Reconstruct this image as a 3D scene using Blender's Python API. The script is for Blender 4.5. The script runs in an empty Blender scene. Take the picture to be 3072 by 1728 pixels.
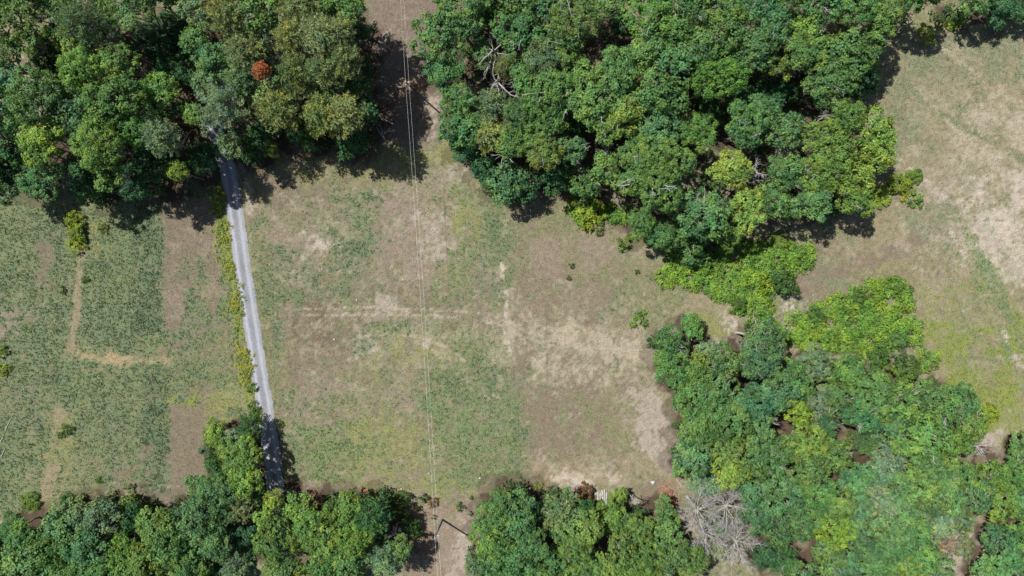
import bpy, math, random
import numpy as np
from mathutils import Vector

# ---------------------------------------------------------------- camera, sky, sun, exposure
sc = bpy.context.scene
cam_d = bpy.data.cameras.new('camera'); cam = bpy.data.objects.new('camera', cam_d)
sc.collection.objects.link(cam); sc.camera = cam
cam_d.sensor_width = 36.0; cam_d.lens = 24.0; cam_d.clip_start = 0.5; cam_d.clip_end = 6000
cam.location = (0, 0, 120); cam.rotation_euler = (0, 0, 0)          # drone looking straight down

SUN_ZEN = math.radians(32.0)
sv = Vector((-0.85, 0.527, 0)).normalized() * math.sin(SUN_ZEN); sv.z = math.cos(SUN_ZEN)
w = bpy.data.worlds.new('World'); sc.world = w; w.use_nodes = True
nt = w.node_tree
sky = nt.nodes.new('ShaderNodeTexSky'); sky.sky_type = 'NISHITA'; sky.sun_disc = False
sky.sun_elevation = math.pi / 2 - SUN_ZEN; sky.sun_rotation = math.atan2(sv.x, sv.y)
bg = nt.nodes['Background']; bg.inputs['Strength'].default_value = 0.065
nt.links.new(sky.outputs[0], bg.inputs['Color'])
sun_d = bpy.data.lights.new('sun', 'SUN'); sun_d.energy = 4.9; sun_d.angle = math.radians(0.53); sun_d.color = (1, 0.975, 0.93)
sun = bpy.data.objects.new('sun', sun_d); sc.collection.objects.link(sun)
sun.rotation_euler = sv.to_track_quat('Z', 'Y').to_euler(); sun.location = (-60, 40, 150)
sc.view_settings.view_transform = 'Standard'; sc.view_settings.look = 'None'
sc.view_settings.exposure = 0.6; sc.view_settings.gamma = 1.0; sc.view_settings.use_curve_mapping = False
sc.cycles.max_bounces = 6; sc.cycles.diffuse_bounces = 3; sc.cycles.transmission_bounces = 3; sc.cycles.transparent_max_bounces = 4

COL = sc.collection
rng = np.random.default_rng(7)
random.seed(11)

# ---------------------------------------------------------------- helpers
def mesh_np(name, V, Fc, mat=None, attrs=None, smooth=False):
    """V (n,3), Fc (m,k) with k 3 or 4"""
    V = np.asarray(V, np.float32); Fc = np.asarray(Fc, np.int32)
    me = bpy.data.meshes.new(name)
    n, (m, k) = len(V), Fc.shape
    me.vertices.add(n); me.vertices.foreach_set('co', V.ravel())
    me.loops.add(m * k); me.loops.foreach_set('vertex_index', Fc.ravel())
    me.polygons.add(m); me.polygons.foreach_set('loop_start', np.arange(0, m * k, k, dtype=np.int32))
    for key, arr in (attrs or {}).items():
        arr = np.asarray(arr, np.float32)
        if arr.ndim == 1:
            a = me.attributes.new(key, 'FLOAT', 'POINT'); a.data.foreach_set('value', arr)
        else:
            a = me.attributes.new(key, 'FLOAT_COLOR', 'POINT')
            a.data.foreach_set('color', np.concatenate([arr, np.ones((n, 1), np.float32)], 1).ravel())
    me.update(calc_edges=True)
    if smooth: me.polygons.foreach_set('use_smooth', np.ones(m, bool))
    if mat: me.materials.append(mat)
    return me

def link(name, data, parent=None, loc=(0, 0, 0), rot=(0, 0, 0), scale=(1, 1, 1)):
    o = bpy.data.objects.new(name, data); COL.objects.link(o)
    o.location = loc; o.rotation_euler = rot; o.scale = scale
    if parent: o.parent = parent
    return o

def tag(o, label=None, cat=None, group=None, kind=None):
    for k, v in (('label', label), ('category', cat), ('group', group), ('kind', kind)):
        if v: o[k] = v
    return o

def unit(a): return a / (np.linalg.norm(a, axis=-1, keepdims=True) + 1e-9)

_tab = np.random.default_rng(3).random((257, 257)).astype(np.float32); _tab[256] = _tab[0]; _tab[:, 256] = _tab[:, 0]
def vnoise(x, y, s, seed=0):
    x = x / s + seed * 17.31; y = y / s + seed * 9.73
    xi = np.floor(x).astype(int); yi = np.floor(y).astype(int); fx = x - xi; fy = y - yi
    fx = fx * fx * (3 - 2 * fx); fy = fy * fy * (3 - 2 * fy); xi &= 255; yi &= 255
    a = _tab[yi, xi]; b = _tab[yi, xi + 1]; c = _tab[yi + 1, xi]; d = _tab[yi + 1, xi + 1]
    return (a * (1 - fx) + b * fx) * (1 - fy) + (c * (1 - fx) + d * fx) * fy
def fbm(x, y, s, seed=0, o=3):
    t = 0; amp = 1; tot = 0
    for i in range(o):
        t = t + amp * vnoise(x, y, s / 2 ** i, seed + i * 5); tot += amp; amp *= .55
    return t / tot
def sstep(a, b, v):
    t = np.clip((v - a) / (b - a), 0, 1); return t * t * (3 - 2 * t)
def seg_d(x, y, a, b):
    ax, ay = a; dx = b[0] - ax; dy = b[1] - ay
    t = np.clip(((x - ax) * dx + (y - ay) * dy) / (dx * dx + dy * dy + 1e-9), 0, 1)
    return np.hypot(x - ax - t * dx, y - ay - t * dy)
def line_d(x, y, pts):
    d = np.full(x.shape, 1e9)
    for a, b in zip(pts[:-1], pts[1:]): d = np.minimum(d, seg_d(x, y, a, b))
    return d
def poly_sd(x, y, pts):           # positive inside
    d = line_d(x, y, list(pts) + [pts[0]]); ins = np.zeros(x.shape, bool)
    n = len(pts)
    for i in range(n):
        x0, y0 = pts[i]; x1, y1 = pts[(i + 1) % n]
        c = ((y0 > y) != (y1 > y)) & (x < (x1 - x0) * (y - y0) / (y1 - y0 + 1e-12) + x0); ins ^= c
    return np.where(ins, d, -d)

# ---------------------------------------------------------------- materials
def new_mat(name):
    m = bpy.data.materials.new(name); m.use_nodes = True
    t = m.node_tree; b = t.nodes['Principled BSDF']; return m, t, b
def N(t, typ, **kw):
    n = t.nodes.new(typ)
    for k, v in kw.items(): setattr(n, k, v)
    return n
def math_n(t, op, a, b):
    n = N(t, 'ShaderNodeMath', operation=op)
    for i, v in enumerate((a, b)):
        if hasattr(v, 'links'): t.links.new(v, n.inputs[i])
        else: n.inputs[i].default_value = v
    return n.outputs[0]
def mixc(t, fac, a, b, blend='MIX'):
    n = N(t, 'ShaderNodeMix', data_type='RGBA', blend_type=blend)
    for i, v in ((0, fac), (6, a), (7, b)):
        if hasattr(v, 'links'): t.links.new(v, n.inputs[i])
        else: n.inputs[i].default_value = v if i == 0 else (*v, 1)
    return n.outputs[2]

def leaf_material(name, trans=0.3, gloss=0.35, rough=0.5, source='object', g0=.55, g1=.9):
    m, t, b = new_mat(name)
    at = N(t, 'ShaderNodeAttribute', attribute_name='tint')
    if source == 'object': base = N(t, 'ShaderNodeObjectInfo').outputs['Color']
    else: base = N(t, 'ShaderNodeAttribute', attribute_name='col').outputs['Color']
    gain = math_n(t, 'ADD', math_n(t, 'MULTIPLY', at.outputs['Fac'], g1), g0)
    mul = N(t, 'ShaderNodeVectorMath', operation='SCALE'); t.links.new(base, mul.inputs[0]); t.links.new(gain, mul.inputs['Scale'])
    hot = N(t, 'ShaderNodeVectorMath', operation='MULTIPLY'); t.links.new(mul.outputs[0], hot.inputs[0]); hot.inputs[1].default_value = (1.25, 1.02, 0.75)
    yf = math_n(t, 'MULTIPLY', math_n(t, 'POWER', at.outputs['Fac'], 2.0), 0.55)
    c = mixc(t, yf, mul.outputs[0], hot.outputs[0])
    if source == 'object':        # branch-to-branch leaf colour differences within one crown
        tc0 = N(t, 'ShaderNodeTexCoord'); no = N(t, 'ShaderNodeTexNoise'); no.inputs['Scale'].default_value = .42; no.inputs['Detail'].default_value = 2
        t.links.new(tc0.outputs['Object'], no.inputs['Vector'])
        ra = N(t, 'ShaderNodeMapRange'); ra.inputs[1].default_value = .35; ra.inputs[2].default_value = .65; t.links.new(no.outputs['Fac'], ra.inputs[0])
        hue = mixc(t, ra.outputs[0], (.80, .93, 1.12), (1.25, 1.07, .86))
        mm = N(t, 'ShaderNodeVectorMath', operation='MULTIPLY'); t.links.new(c, mm.inputs[0]); t.links.new(hue, mm.inputs[1]); c = mm.outputs[0]
    t.links.new(c, b.inputs['Base Color']); b.inputs['Roughness'].default_value = rough
    b.inputs['Specular IOR Level'].default_value = gloss
    tr = N(t, 'ShaderNodeBsdfTranslucent')
    tc = N(t, 'ShaderNodeVectorMath', operation='MULTIPLY'); t.links.new(c, tc.inputs[0]); tc.inputs[1].default_value = (1.3, 1.35, 0.5)
    t.links.new(tc.outputs[0], tr.inputs['Color'])
    mx = N(t, 'ShaderNodeMixShader'); mx.inputs[0].default_value = trans
    t.links.new(b.outputs[0], mx.inputs[1]); t.links.new(tr.outputs[0], mx.inputs[2])
    t.links.new(mx.outputs[0], t.nodes['Material Output'].inputs['Surface'])
    return m
M_leaf = leaf_material('leaf', 0.32, 0.12, 0.55); M_needle = leaf_material('needle', 0.15, 0.08, 0.6)
M_grass = leaf_material('grass_blade', 0.15, 0.1, 0.7, 'attr', .85, .35)

def noisy_material(name, c1, c2, scale, rough=0.85, bump=0.0, detail=4.0, stretch=None):
    m, t, b = new_mat(name)
    tc = N(t, 'ShaderNodeTexCoord'); no = N(t, 'ShaderNodeTexNoise'); no.inputs['Scale'].default_value = scale; no.inputs['Detail'].default_value = detail
    if stretch:
        mp = N(t, 'ShaderNodeMapping'); mp.inputs['Scale'].default_value = stretch
        t.links.new(tc.outputs['Object'], mp.inputs['Vector']); t.links.new(mp.outputs[0], no.inputs['Vector'])
    else: t.links.new(tc.outputs['Object'], no.inputs['Vector'])
    ra = N(t, 'ShaderNodeMapRange'); ra.inputs[1].default_value = .3; ra.inputs[2].default_value = .7; t.links.new(no.outputs['Fac'], ra.inputs[0])
    t.links.new(mixc(t, ra.outputs[0], c1, c2), b.inputs['Base Color']); b.inputs['Roughness'].default_value = rough
    b.inputs['Specular IOR Level'].default_value = .2
    if bump:
        bu = N(t, 'ShaderNodeBump'); bu.inputs['Strength'].default_value = bump; bu.inputs['Distance'].default_value = .05
        t.links.new(no.outputs['Fac'], bu.inputs['Height']); t.links.new(bu.outputs[0], b.inputs['Normal'])
    return m
M_bark = noisy_material('bark', (.13, .11, .09), (.32, .29, .255), 3.0, .9, .5, stretch=(4, 4, .6))
M_dead = noisy_material('weathered_wood', (.26, .245, .225), (.45, .43, .405), 2.5, .8, .2, stretch=(5, 5, 1))
M_pole = noisy_material('creosote_pole', (.045, .05, .045), (.11, .115, .10), 4.0, .85, .2, stretch=(6, 6, .5))
M_board = noisy_material('weathered_board', (.24, .22, .20), (.42, .40, .37), 2.0, .8, .2, stretch=(8, 1, 8))
M_wire = noisy_material('aluminium_wire', (.74, .72, .67), (.84, .82, .78), 3.0, .5)
M_rock = noisy_material('pale_rock', (.30, .28, .26), (.50, .48, .46), 3.0, .9, .4)
M_porcelain = noisy_material('porcelain', (.50, .48, .45), (.66, .64, .60), 8.0, .35)

# gravel: grey stone with paler wheel tracks
def gravel_material():
    m, t, b = new_mat('gravel')
    at = N(t, 'ShaderNodeAttribute', attribute_name='track')
    tc = N(t, 'ShaderNodeTexCoord')
    n1 = N(t, 'ShaderNodeTexNoise'); n1.inputs['Scale'].default_value = 5; n1.inputs['Detail'].default_value = 6
    n2 = N(t, 'ShaderNodeTexNoise'); n2.inputs['Scale'].default_value = .35; n2.inputs['Detail'].default_value = 3
    vo = N(t, 'ShaderNodeTexVoronoi'); vo.inputs['Scale'].default_value = 14
    for n in (n1, n2, vo): t.links.new(tc.outputs['Object'], n.inputs['Vector'])
    f = math_n(t, 'ADD', math_n(t, 'MULTIPLY', n1.outputs['Fac'], .6), math_n(t, 'MULTIPLY', n2.outputs['Fac'], .5))
    f = math_n(t, 'ADD', f, math_n(t, 'MULTIPLY', at.outputs['Fac'], .6))
    ra = N(t, 'ShaderNodeMapRange'); ra.inputs[1].default_value = .4; ra.inputs[2].default_value = 1.0; t.links.new(f, ra.inputs[0])
    c = mixc(t, ra.outputs[0], (.13, .134, .145), (.275, .28, .302))
    dr = N(t, 'ShaderNodeMapRange'); dr.inputs[1].default_value = .52; dr.inputs[2].default_value = .75; dr.inputs[4].default_value = .3
    n3 = N(t, 'ShaderNodeTexNoise'); n3.inputs['Scale'].default_value = .8; n3.inputs['Detail'].default_value = 5; t.links.new(tc.outputs['Object'], n3.inputs['Vector']); t.links.new(n3.outputs['Fac'], dr.inputs[0])
    c = mixc(t, dr.outputs[0], c, (.27, .235, .19))
    st = N(t, 'ShaderNodeMapRange'); st.inputs[1].default_value = 0; st.inputs[2].default_value = 1; st.inputs[3].default_value = .75; st.inputs[4].default_value = 1.2
    t.links.new(vo.outputs['Color'], st.inputs[0])
    mu = N(t, 'ShaderNodeVectorMath', operation='SCALE'); t.links.new(c, mu.inputs[0]); t.links.new(st.outputs[0], mu.inputs['Scale'])
    t.links.new(mu.outputs[0], b.inputs['Base Color']); b.inputs['Roughness'].default_value = .9; b.inputs['Specular IOR Level'].default_value = .2
    bu = N(t, 'ShaderNodeBump'); bu.inputs['Strength'].default_value = .6; bu.inputs['Distance'].default_value = .04
    t.links.new(n1.outputs['Fac'], bu.inputs['Height']); t.links.new(bu.outputs[0], b.inputs['Normal'])
    return m
M_gravel = gravel_material()

def soil_material():
    m, t, b = new_mat('field_soil')
    at = N(t, 'ShaderNodeAttribute', attribute_name='col'); tc = N(t, 'ShaderNodeTexCoord')
    n1 = N(t, 'ShaderNodeTexNoise'); n1.inputs['Scale'].default_value = 4.5; n1.inputs['Detail'].default_value = 7; n1.inputs['Roughness'].default_value = .7
    n2 = N(t, 'ShaderNodeTexNoise'); n2.inputs['Scale'].default_value = 1.1; n2.inputs['Detail'].default_value = 4
    for n in (n1, n2): t.links.new(tc.outputs['Object'], n.inputs['Vector'])
    g = math_n(t, 'ADD', math_n(t, 'MULTIPLY', n1.outputs['Fac'], 2.2), math_n(t, 'MULTIPLY', n2.outputs['Fac'], .7))
    g = math_n(t, 'SUBTRACT', g, .45)
    mu = N(t, 'ShaderNodeVectorMath', operation='SCALE'); t.links.new(at.outputs['Color'], mu.inputs[0]); t.links.new(g, mu.inputs['Scale'])
    t.links.new(mu.outputs[0], b.inputs['Base Color']); b.inputs['Roughness'].default_value = .95; b.inputs['Specular IOR Level'].default_value = .1
    bu = N(t, 'ShaderNodeBump'); bu.inputs['Strength'].default_value = .8; bu.inputs['Distance'].default_value = .12
    t.links.new(n1.outputs['Fac'], bu.inputs['Height']); t.links.new(bu.outputs[0], b.inputs['Normal'])
    return m
M_soil = soil_material()

# ---------------------------------------------------------------- ground
ALB = 0.49
C = {k: np.array(v, np.float32) for k, v in {
 'straw': (.385, .325, .205), 'strawl': (.54, .465, .34), 'olive': (.285, .29, .150), 'yolive': (.325, .33, .140), 'weed': (.205, .265, .14),
 'weedd': (.165, .225, .122), 'weedl': (.23, .30, .135), 'yweed': (.29, .34, .09), 'brown': (.285, .235, .165), 'brownd': (.24, .195, .13),
 'pink': (.365, .295, .22), 'pinkl': (.52, .44, .36), 'pinkb': (.30, .24, .17), 'sand': (.64, .55, .44), 'red': (.36, .21, .135),
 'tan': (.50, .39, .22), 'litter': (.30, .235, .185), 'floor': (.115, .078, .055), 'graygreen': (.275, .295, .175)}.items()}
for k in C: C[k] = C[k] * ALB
FIELD_PATCHES = [
 ([(-101.7,17.8),(-49.0,17.8),(-49.0,-40.8),(-101.7,-40.8)],'olive',0.8,2.0,2.0,0),
 ([(-101.7,17.8),(-49.0,17.8),(-49.0,-40.8),(-101.7,-40.8)],'weedl',0.5,2.0,2.0,0),
 ([(-101.7,17.8),(-49.0,17.8),(-49.0,-40.8),(-101.7,-40.8)],'weed',0.85,2.0,2.0,0.18),
 ([(-101.7,17.8),(-61.9,17.8),(-61.9,13.1),(-101.7,13.1)],'olive',0.55,2.0,2.0,0.3),
 ([(-75.3,13.1),(-70.4,14.3),(-71.2,6.1),(-74.2,5.5)],'yolive',0.6,1.5,1.5,0),
 ([(-61.5,13.1),(-59.5,15.5),(-52.5,16.1),(-51.6,6.1),(-51.2,-2.1),(-52.5,-5.6),(-54.8,-2.1),(-57.2,0.2),(-58.4,-8.0),(-61.2,-7.4),(-61.4,3.8)],'brown',1.25,0.25,0.4,0),
 ([(-61.3,9.6),(-52.5,13.1),(-51.6,-2.1),(-57.2,0.2),(-58.1,-8.0),(-61.0,-7.4)],'pink',0.6,1.0,2.0,0.46),
 ([(-58.1,6.1),(-53.7,4.9),(-52.5,-5.6),(-57.2,-2.1)],'weed',0.45,0.8,1.5,0.45),
 ([(-61.0,-6.8),(-49.0,-6.8),(-49.0,-11.5),(-61.0,-11.5)],'brown',0.5,1.0,1.2,0),
 ([(-66.6,16.1),(-61.5,16.1),(-61.5,-8.0),(-66.6,-8.0)],'weedd',0.7,0.3,0.4,0.1),
 ([(-72.4,13.1),(-71.7,13.1),(-71.7,-10.3),(-72.4,-10.3)],'weedd',0.4,0.3,0.5,0.2),
 ([(-64.8,-12.9),(-60.3,-12.9),(-60.3,-36.7),(-64.8,-36.7)],'weedd',0.8,0.3,0.4,0.15),
 ([(-81.2,-13.8),(-79.5,-13.8),(-79.5,-39.6),(-81.2,-39.6)],'weedd',0.4,0.6,0.8,0.2),
 ([(-60.2,-16.9),(-49.6,-16.9),(-49.6,-22.6),(-60.2,-22.6)],'brown',0.55,1.5,2.0,0.4),
 ([(-60.2,-19.1),(-54.3,-19.1),(-53.7,-21.1),(-60.1,-21.1)],'yweed',0.7,0.8,1.0,0.3),
 ([(-60.2,-20.6),(-53.4,-20.6),(-53.4,-38.4),(-60.2,-38.4)],'brown',1.2,0.3,0.4,0),
 ([(-53.7,-16.8),(-46.6,-16.8),(-44.9,-23.2),(-52.5,-25.0)],'yolive',0.7,1.5,1.5,0.3),
 ([(-64.8,-29.1),(-60.7,-29.1),(-60.7,-37.3),(-64.8,-37.3)],'weed',0.5,0.8,1,0),
 ([(-69.8,-31.4),(-64.2,-28.5),(-63.9,-37.3),(-70.1,-37.3)],'brown',0.7,1.2,1.5,0.25),
 ([(-69.8,-33.8),(-59.5,-36.1),(-57.2,-39.0),(-70.7,-39.0)],'pink',0.8,1.2,1.5,0.2),
 ([(-70.2,-36.7),(-68.0,-36.4),(-68.9,-38.1),(-70.4,-37.9)],'sand',0.85,0.4,0.8,0),
 ([(-63.0,-37.3),(-59.5,-37.0),(-59.8,-38.7),(-64.2,-38.7)],'sand',0.7,0.5,0.8,0.2),
 ([(-83.5,7.3),(-80.5,9.6),(-80.6,0.1),(-83.4,0.2)],'brown',0.85,0.8,1,0.15),
 ([(-90.0,-3.9),(-86.5,-4.5),(-87.1,-8.6),(-90.0,-9.1)],'pink',0.75,0.8,1.2,0.25),
 ([(-80.3,9.6),(-79.2,9.6),(-79.2,-8.0),(-80.3,-8.0)],'weedd',0.6,0.5,0.8,0.3),
 ([(-84.7,-40.8),(-80.0,-21.4),(-76.5,-22.0),(-78.9,-40.8)],'yolive',0.75,1.2,1.5,0.15),
 ([(-75.9,-27.3),(-71.8,-31.4),(-72.4,-40.8),(-79.5,-40.8)],'olive',0.8,1.5,2,0.2),
 ([(-83.5,-19.1),(-80.9,-19.1),(-81.8,-25.6),(-84.1,-25.6)],'weedd',0.4,0.8,1,0),
 ([(-88.2,-17.3),(-84.4,-17.3),(-84.4,-19.7),(-88.2,-19.7)],'brown',0.6,1,1.5,0.3),
 ([(-14.4,17.8),(-0.3,17.8),(-0.3,-34.9),(-14.4,-34.9)],'weedl',0.42,0.5,0.8,0.1),
 ([(-0.2,13.1),(21.3,13.1),(21.3,-22.0),(-0.2,-22.0)],'pinkb',0.42,0.4,0.8,0.1),
 ([(-39.6,-3.0),(-25.6,-2.4),(-10.9,-2.7),(-0.3,-5.0),(-0.9,-8.0),(-10.9,-5.6),(-25.6,-5.3),(-39.6,-7.1)],'brown',0.55,0.8,1,0.1),
 ([(-47.5,17.8),(-45.5,17.8),(-42.2,-8.0),(-39.6,-25.6),(-38.4,-36.1),(-40.2,-36.1),(-41.4,-25.6),(-44.9,-2.1)],'olive',0.7,0.6,1,0.2),
 ([(-45.5,13.1),(-42.5,13.1),(-39.6,-5.0),(-41.4,-13.8),(-43.7,-2.1)],'weed',0.75,1,1.5,0.4),
 ([(-46.4,21.3),(-34.3,22.5),(-30.8,17.8),(-31.4,13.1),(-43.1,13.1),(-46.0,15.5)],'brown',0.85,2,2.5,0.12),
 ([(-44.9,23.1),(-31.4,21.9),(-13.8,23.1),(-15.0,19.0),(-37.3,19.0)],'yolive',0.75,1.5,2.5,0.2),
 ([(-44.3,14.3),(-36.1,13.1),(-31.4,8.4),(-33.8,2.6),(-39.6,3.8),(-43.1,6.1)],'pink',0.85,2,2.5,0.28),
 ([(-37.3,11.9),(-31.4,9.6),(-30.8,4.3),(-35.5,3.8)],'sand',0.6,1,2,0.5),
 ([(-30.8,17.8),(-23.8,16.6),(-23.2,6.1),(-26.1,3.8),(-30.2,7.3),(-31.4,13.1)],'weed',0.85,1.5,2,0.3),
 ([(-42.0,9.6),(-33.8,2.6),(-34.9,-2.1),(-39.6,-5.6),(-44.3,0.2)],'weed',0.7,1.5,2,0.45),
 ([(-33.8,9.6),(-25.0,7.3),(-26.1,-3.9),(-33.8,-2.7)],'weed',0.7,1.5,2,0.42),
 ([(-22.6,17.8),(-10.9,19.0),(-9.7,4.9),(-17.9,0.2),(-23.8,4.9)],'pink',0.75,2,2.5,0.2),
 ([(-17.3,13.1),(-11.5,15.5),(-9.7,6.1),(-13.8,3.8)],'pinkl',0.7,1.5,2,0.3),
 ([(-10.3,17.8),(-3.9,17.8),(-3.9,9.6),(-10.3,6.1)],'yolive',0.6,1.5,2,0.3),
 ([(-5.0,14.3),(-0.3,14.9),(-0.1,-0.9),(-2.7,-2.1),(-5.6,-0.9),(-6.2,8.4)],'weed',0.95,0.8,1.5,0.25),
 ([(0.2,13.1),(14.3,15.5),(17.2,6.1),(1.4,6.1)],'olive',0.75,2,2.5,0.25),
 ([(1.4,8.4),(15.5,9.6),(21.3,3.8),(13.1,0.2),(2.6,2.6)],'pink',0.85,2,2.5,0.25),
 ([(14.3,2.6),(30.1,0.2),(30.7,-5.6),(18.4,-5.6)],'olive',0.7,2,2.5,0.25),
 ([(17.2,1.4),(21.3,0.2),(21.3,-5.0),(17.8,-4.5)],'weed',0.7,1.5,2,0.4),
 ([(1.4,1.4),(15.5,0.2),(17.8,-5.6),(1.4,-5.6)],'pinkb',0.7,2,2.5,0.3),
 ([(-0.9,-5.6),(10.8,-6.2),(21.3,-9.7),(24.8,-11.5),(21.3,-13.2),(10.8,-11.5),(0.2,-8.6)],'strawl',0.85,1.5,2,0.38),
 ([(0.2,-10.9),(15.5,-11.5),(24.8,-14.4),(15.5,-18.5),(3.8,-16.2)],'strawl',0.6,1.5,2,0.48),
 ([(0.2,-13.2),(21.3,-13.8),(22.5,-19.7),(3.8,-19.7)],'pinkb',0.5,2,2.5,0.35),
 ([(-38.4,-3.9),(-25.6,-3.0),(-24.4,-5.0),(-27.9,-11.5),(-38.4,-12.7),(-40.2,-8.0)],'brownd',0.6,2.5,3,0),
 ([(-39.0,-11.5),(-31.4,-10.9),(-33.8,-18.5),(-38.4,-16.8)],'brown',0.6,1.5,2,0.2),
 ([(-22.6,0.8),(-3.3,-0.9),(-2.1,-5.6),(-22.6,-4.5)],'brown',0.55,2,2.5,0.25),
 ([(-23.8,-0.9),(-16.8,-0.9),(-17.9,-5.0),(-23.8,-3.9)],'pinkl',0.7,1,1.5,0.3),
 ([(-25.6,-6.8),(-16.2,-5.6),(-15.6,-8.0),(-22.0,-9.7),(-27.3,-11.5)],'weed',0.9,1,1.5,0.15),
 ([(-22.6,-8.6),(-12.1,-8.0),(-8.0,-12.1),(-16.8,-15.0),(-25.0,-15.0)],'yolive',0.75,2,2,0.25),
 ([(-39.6,-16.2),(-31.4,-15.0),(-30.8,-24.4),(-38.4,-25.0)],'pink',0.8,1.5,2,0.35),
 ([(-31.4,-15.0),(-16.8,-13.2),(-16.2,-23.2),(-30.2,-23.2)],'pink',0.55,2,2,0.42),
 ([(-40.8,-19.1),(-35.5,-19.1),(-35.5,-32.6),(-40.2,-31.4)],'weed',0.7,1.5,2,0.45),
 ([(-33.8,-18.5),(-26.7,-18.5),(-26.1,-23.8),(-33.8,-24.4)],'weed',0.55,1.5,2,0.5),
 ([(-16.8,-15.6),(-8.0,-15.6),(-8.0,-23.2),(-15.6,-22.0)],'weed',0.8,1.5,2,0.42),
 ([(-37.3,-25.0),(-20.9,-23.8),(-20.3,-34.9),(-38.4,-34.9)],'weedl',0.85,2,2,0.2),
 ([(-29.6,-23.2),(-27.9,-34.9),(-15.0,-35.5),(-15.6,-23.2)],'yolive',0.8,1.5,2,0.15),
 ([(-14.4,-22.0),(2.0,-19.7),(2.6,-34.9),(-13.8,-35.5)],'weedl',0.8,2,2,0.3),
 ([(0.2,-23.2),(2.9,-23.2),(3.2,-34.9),(0.5,-34.9)],'weed',0.75,0.6,1,0.25),
 ([(-8.0,-11.5),(0.2,-11.5),(0.8,-23.2),(-8.0,-20.9)],'weed',0.6,1.5,2,0.46),
 ([(2.9,-19.7),(21.3,-17.3),(22.5,-32.6),(3.8,-33.8)],'pinkb',0.8,2,2,0.2),
 ([(11.9,-18.5),(21.3,-18.5),(22.5,-30.2),(14.3,-29.1)],'olive',0.65,1.5,2,0.4),
 ([(3.2,-30.2),(27.2,-28.5),(27.8,-36.1),(3.2,-34.3)],'straw',0.7,1.5,2,0.15),
 ([(7.0,-32.6),(9.6,-31.7),(14.3,-33.8),(13.7,-35.8),(9.6,-36.1),(6.7,-34.3)],'sand',0.95,0.6,1.2,0.12),
 ([(14.9,-33.2),(19.0,-32.6),(19.0,-34.9),(14.9,-34.9)],'sand',0.55,0.8,1.2,0.3),
 ([(21.6,-18.5),(24.8,-17.9),(27.2,-23.2),(30.1,-27.3),(29.5,-32.6),(24.8,-31.4),(21.9,-27.3)],'pinkl',0.9,1,1.5,0.1),
 ([(24.8,-13.2),(30.1,-11.5),(30.7,-17.9),(24.8,-18.5)],'pinkl',0.7,1,1.5,0.25),
 ([(-37.3,-34.6),(-19.7,-34.6),(-19.7,-37.3),(-37.3,-37.3)],'pink',0.8,1,1.5,0.1),
 ([(-20.9,-35.5),(-4.5,-35.5),(-6.8,-52.5),(-20.3,-52.5)],'pink',0.85,1.5,1.5,0.12),
 ([(-20.9,-33.8),(-5.6,-33.8),(-6.8,-37.3),(-19.7,-37.3)],'yolive',0.6,1,1.5,0.3),
 ([(-9.1,-40.8),(-6.5,-40.8),(-8.0,-52.5),(-12.1,-52.5)],'pinkl',0.8,0.8,1.2,0.2),
 ([(-0.3,-34.9),(7.3,-34.3),(7.3,-37.3),(0.2,-36.7)],'red',0.5,0.8,1.5,0.3),
 ([(-19.1,-40.8),(-13.8,-39.6),(-13.8,-46.6),(-18.5,-47.8)],'red',0.35,0.8,1.5,0.4),
 ([(23.1,-33.8),(28.4,-33.8),(27.8,-40.8),(24.8,-42.0),(22.5,-38.4)],'pinkb',0.8,1,1.2,0),
 ([(24.8,-37.3),(27.8,-37.3),(26.6,-42.0),(24.8,-41.4)],'red',0.6,0.8,1.2,0.1),
 ([(-26.1,55.3),(-12.7,55.3),(-12.1,33.0),(-10.9,25.4),(-22.6,23.1),(-26.1,25.4)],'litter',0.95,1.5,1.5,0),
 ([(-15.6,36.0),(-12.4,34.2),(-11.5,26.6),(-14.4,26.0)],'pinkl',0.85,0.8,1,0),
 ([(-25.0,45.4),(-21.4,44.8),(-21.7,41.2),(-24.7,41.8)],'pinkl',0.9,0.5,1,0),
 ([(-25.6,33.6),(-20.9,32.5),(-20.9,30.1),(-24.4,30.7)],'red',0.7,0.6,1,0.2),
 ([(-17.9,37.1),(-14.4,37.1),(-15.0,34.2),(-17.9,34.8)],'red',0.5,0.6,1,0.2),
 ([(-22.6,25.4),(-11.5,26.0),(-6.8,22.5),(-16.8,20.7),(-24.4,21.3)],'yolive',0.8,1,1.5,0.1),
 ([(-10.3,23.1),(-6.2,22.5),(-7.4,17.8),(-10.9,19.0)],'pinkl',0.7,1,1.5,0.2),
 ([(-47.8,24.8),(-24.4,25.4),(-24.4,22.5),(-46.6,21.9)],'red',0.45,0.8,1.2,0.25),
 ([(-48.5,22.5),(-46.4,22.5),(-44.9,14.3),(-46.4,13.1)],'pinkl',0.85,0.4,0.6,0.1),
 ([(64.1,47.1),(103.4,54.1),(103.4,-25.6),(79.9,-31.4),(71.1,-16.8),(68.2,-2.1),(60.0,6.1),(56.5,17.8),(62.3,29.5)],'straw',0.6,2,2,0.1),
 ([(68.2,45.9),(103.4,54.1),(103.4,37.7),(71.1,35.4)],'graygreen',0.75,2,3,0.2),
 ([(63.5,36.6),(74.1,37.1),(72.9,26.0),(64.7,21.3)],'graygreen',0.6,2,2.5,0.3),
 ([(67.0,13.1),(77.6,15.5),(78.8,8.4),(71.7,7.3)],'graygreen',0.85,1.5,2,0.15),
 ([(77.6,33.0),(103.4,35.4),(103.4,17.8),(79.9,17.8)],'strawl',0.65,2,3,0.4),
 ([(78.8,17.8),(103.4,20.2),(103.4,-0.9),(83.4,0.2),(79.9,7.3)],'sand',0.8,2,2.5,0.28),
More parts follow.
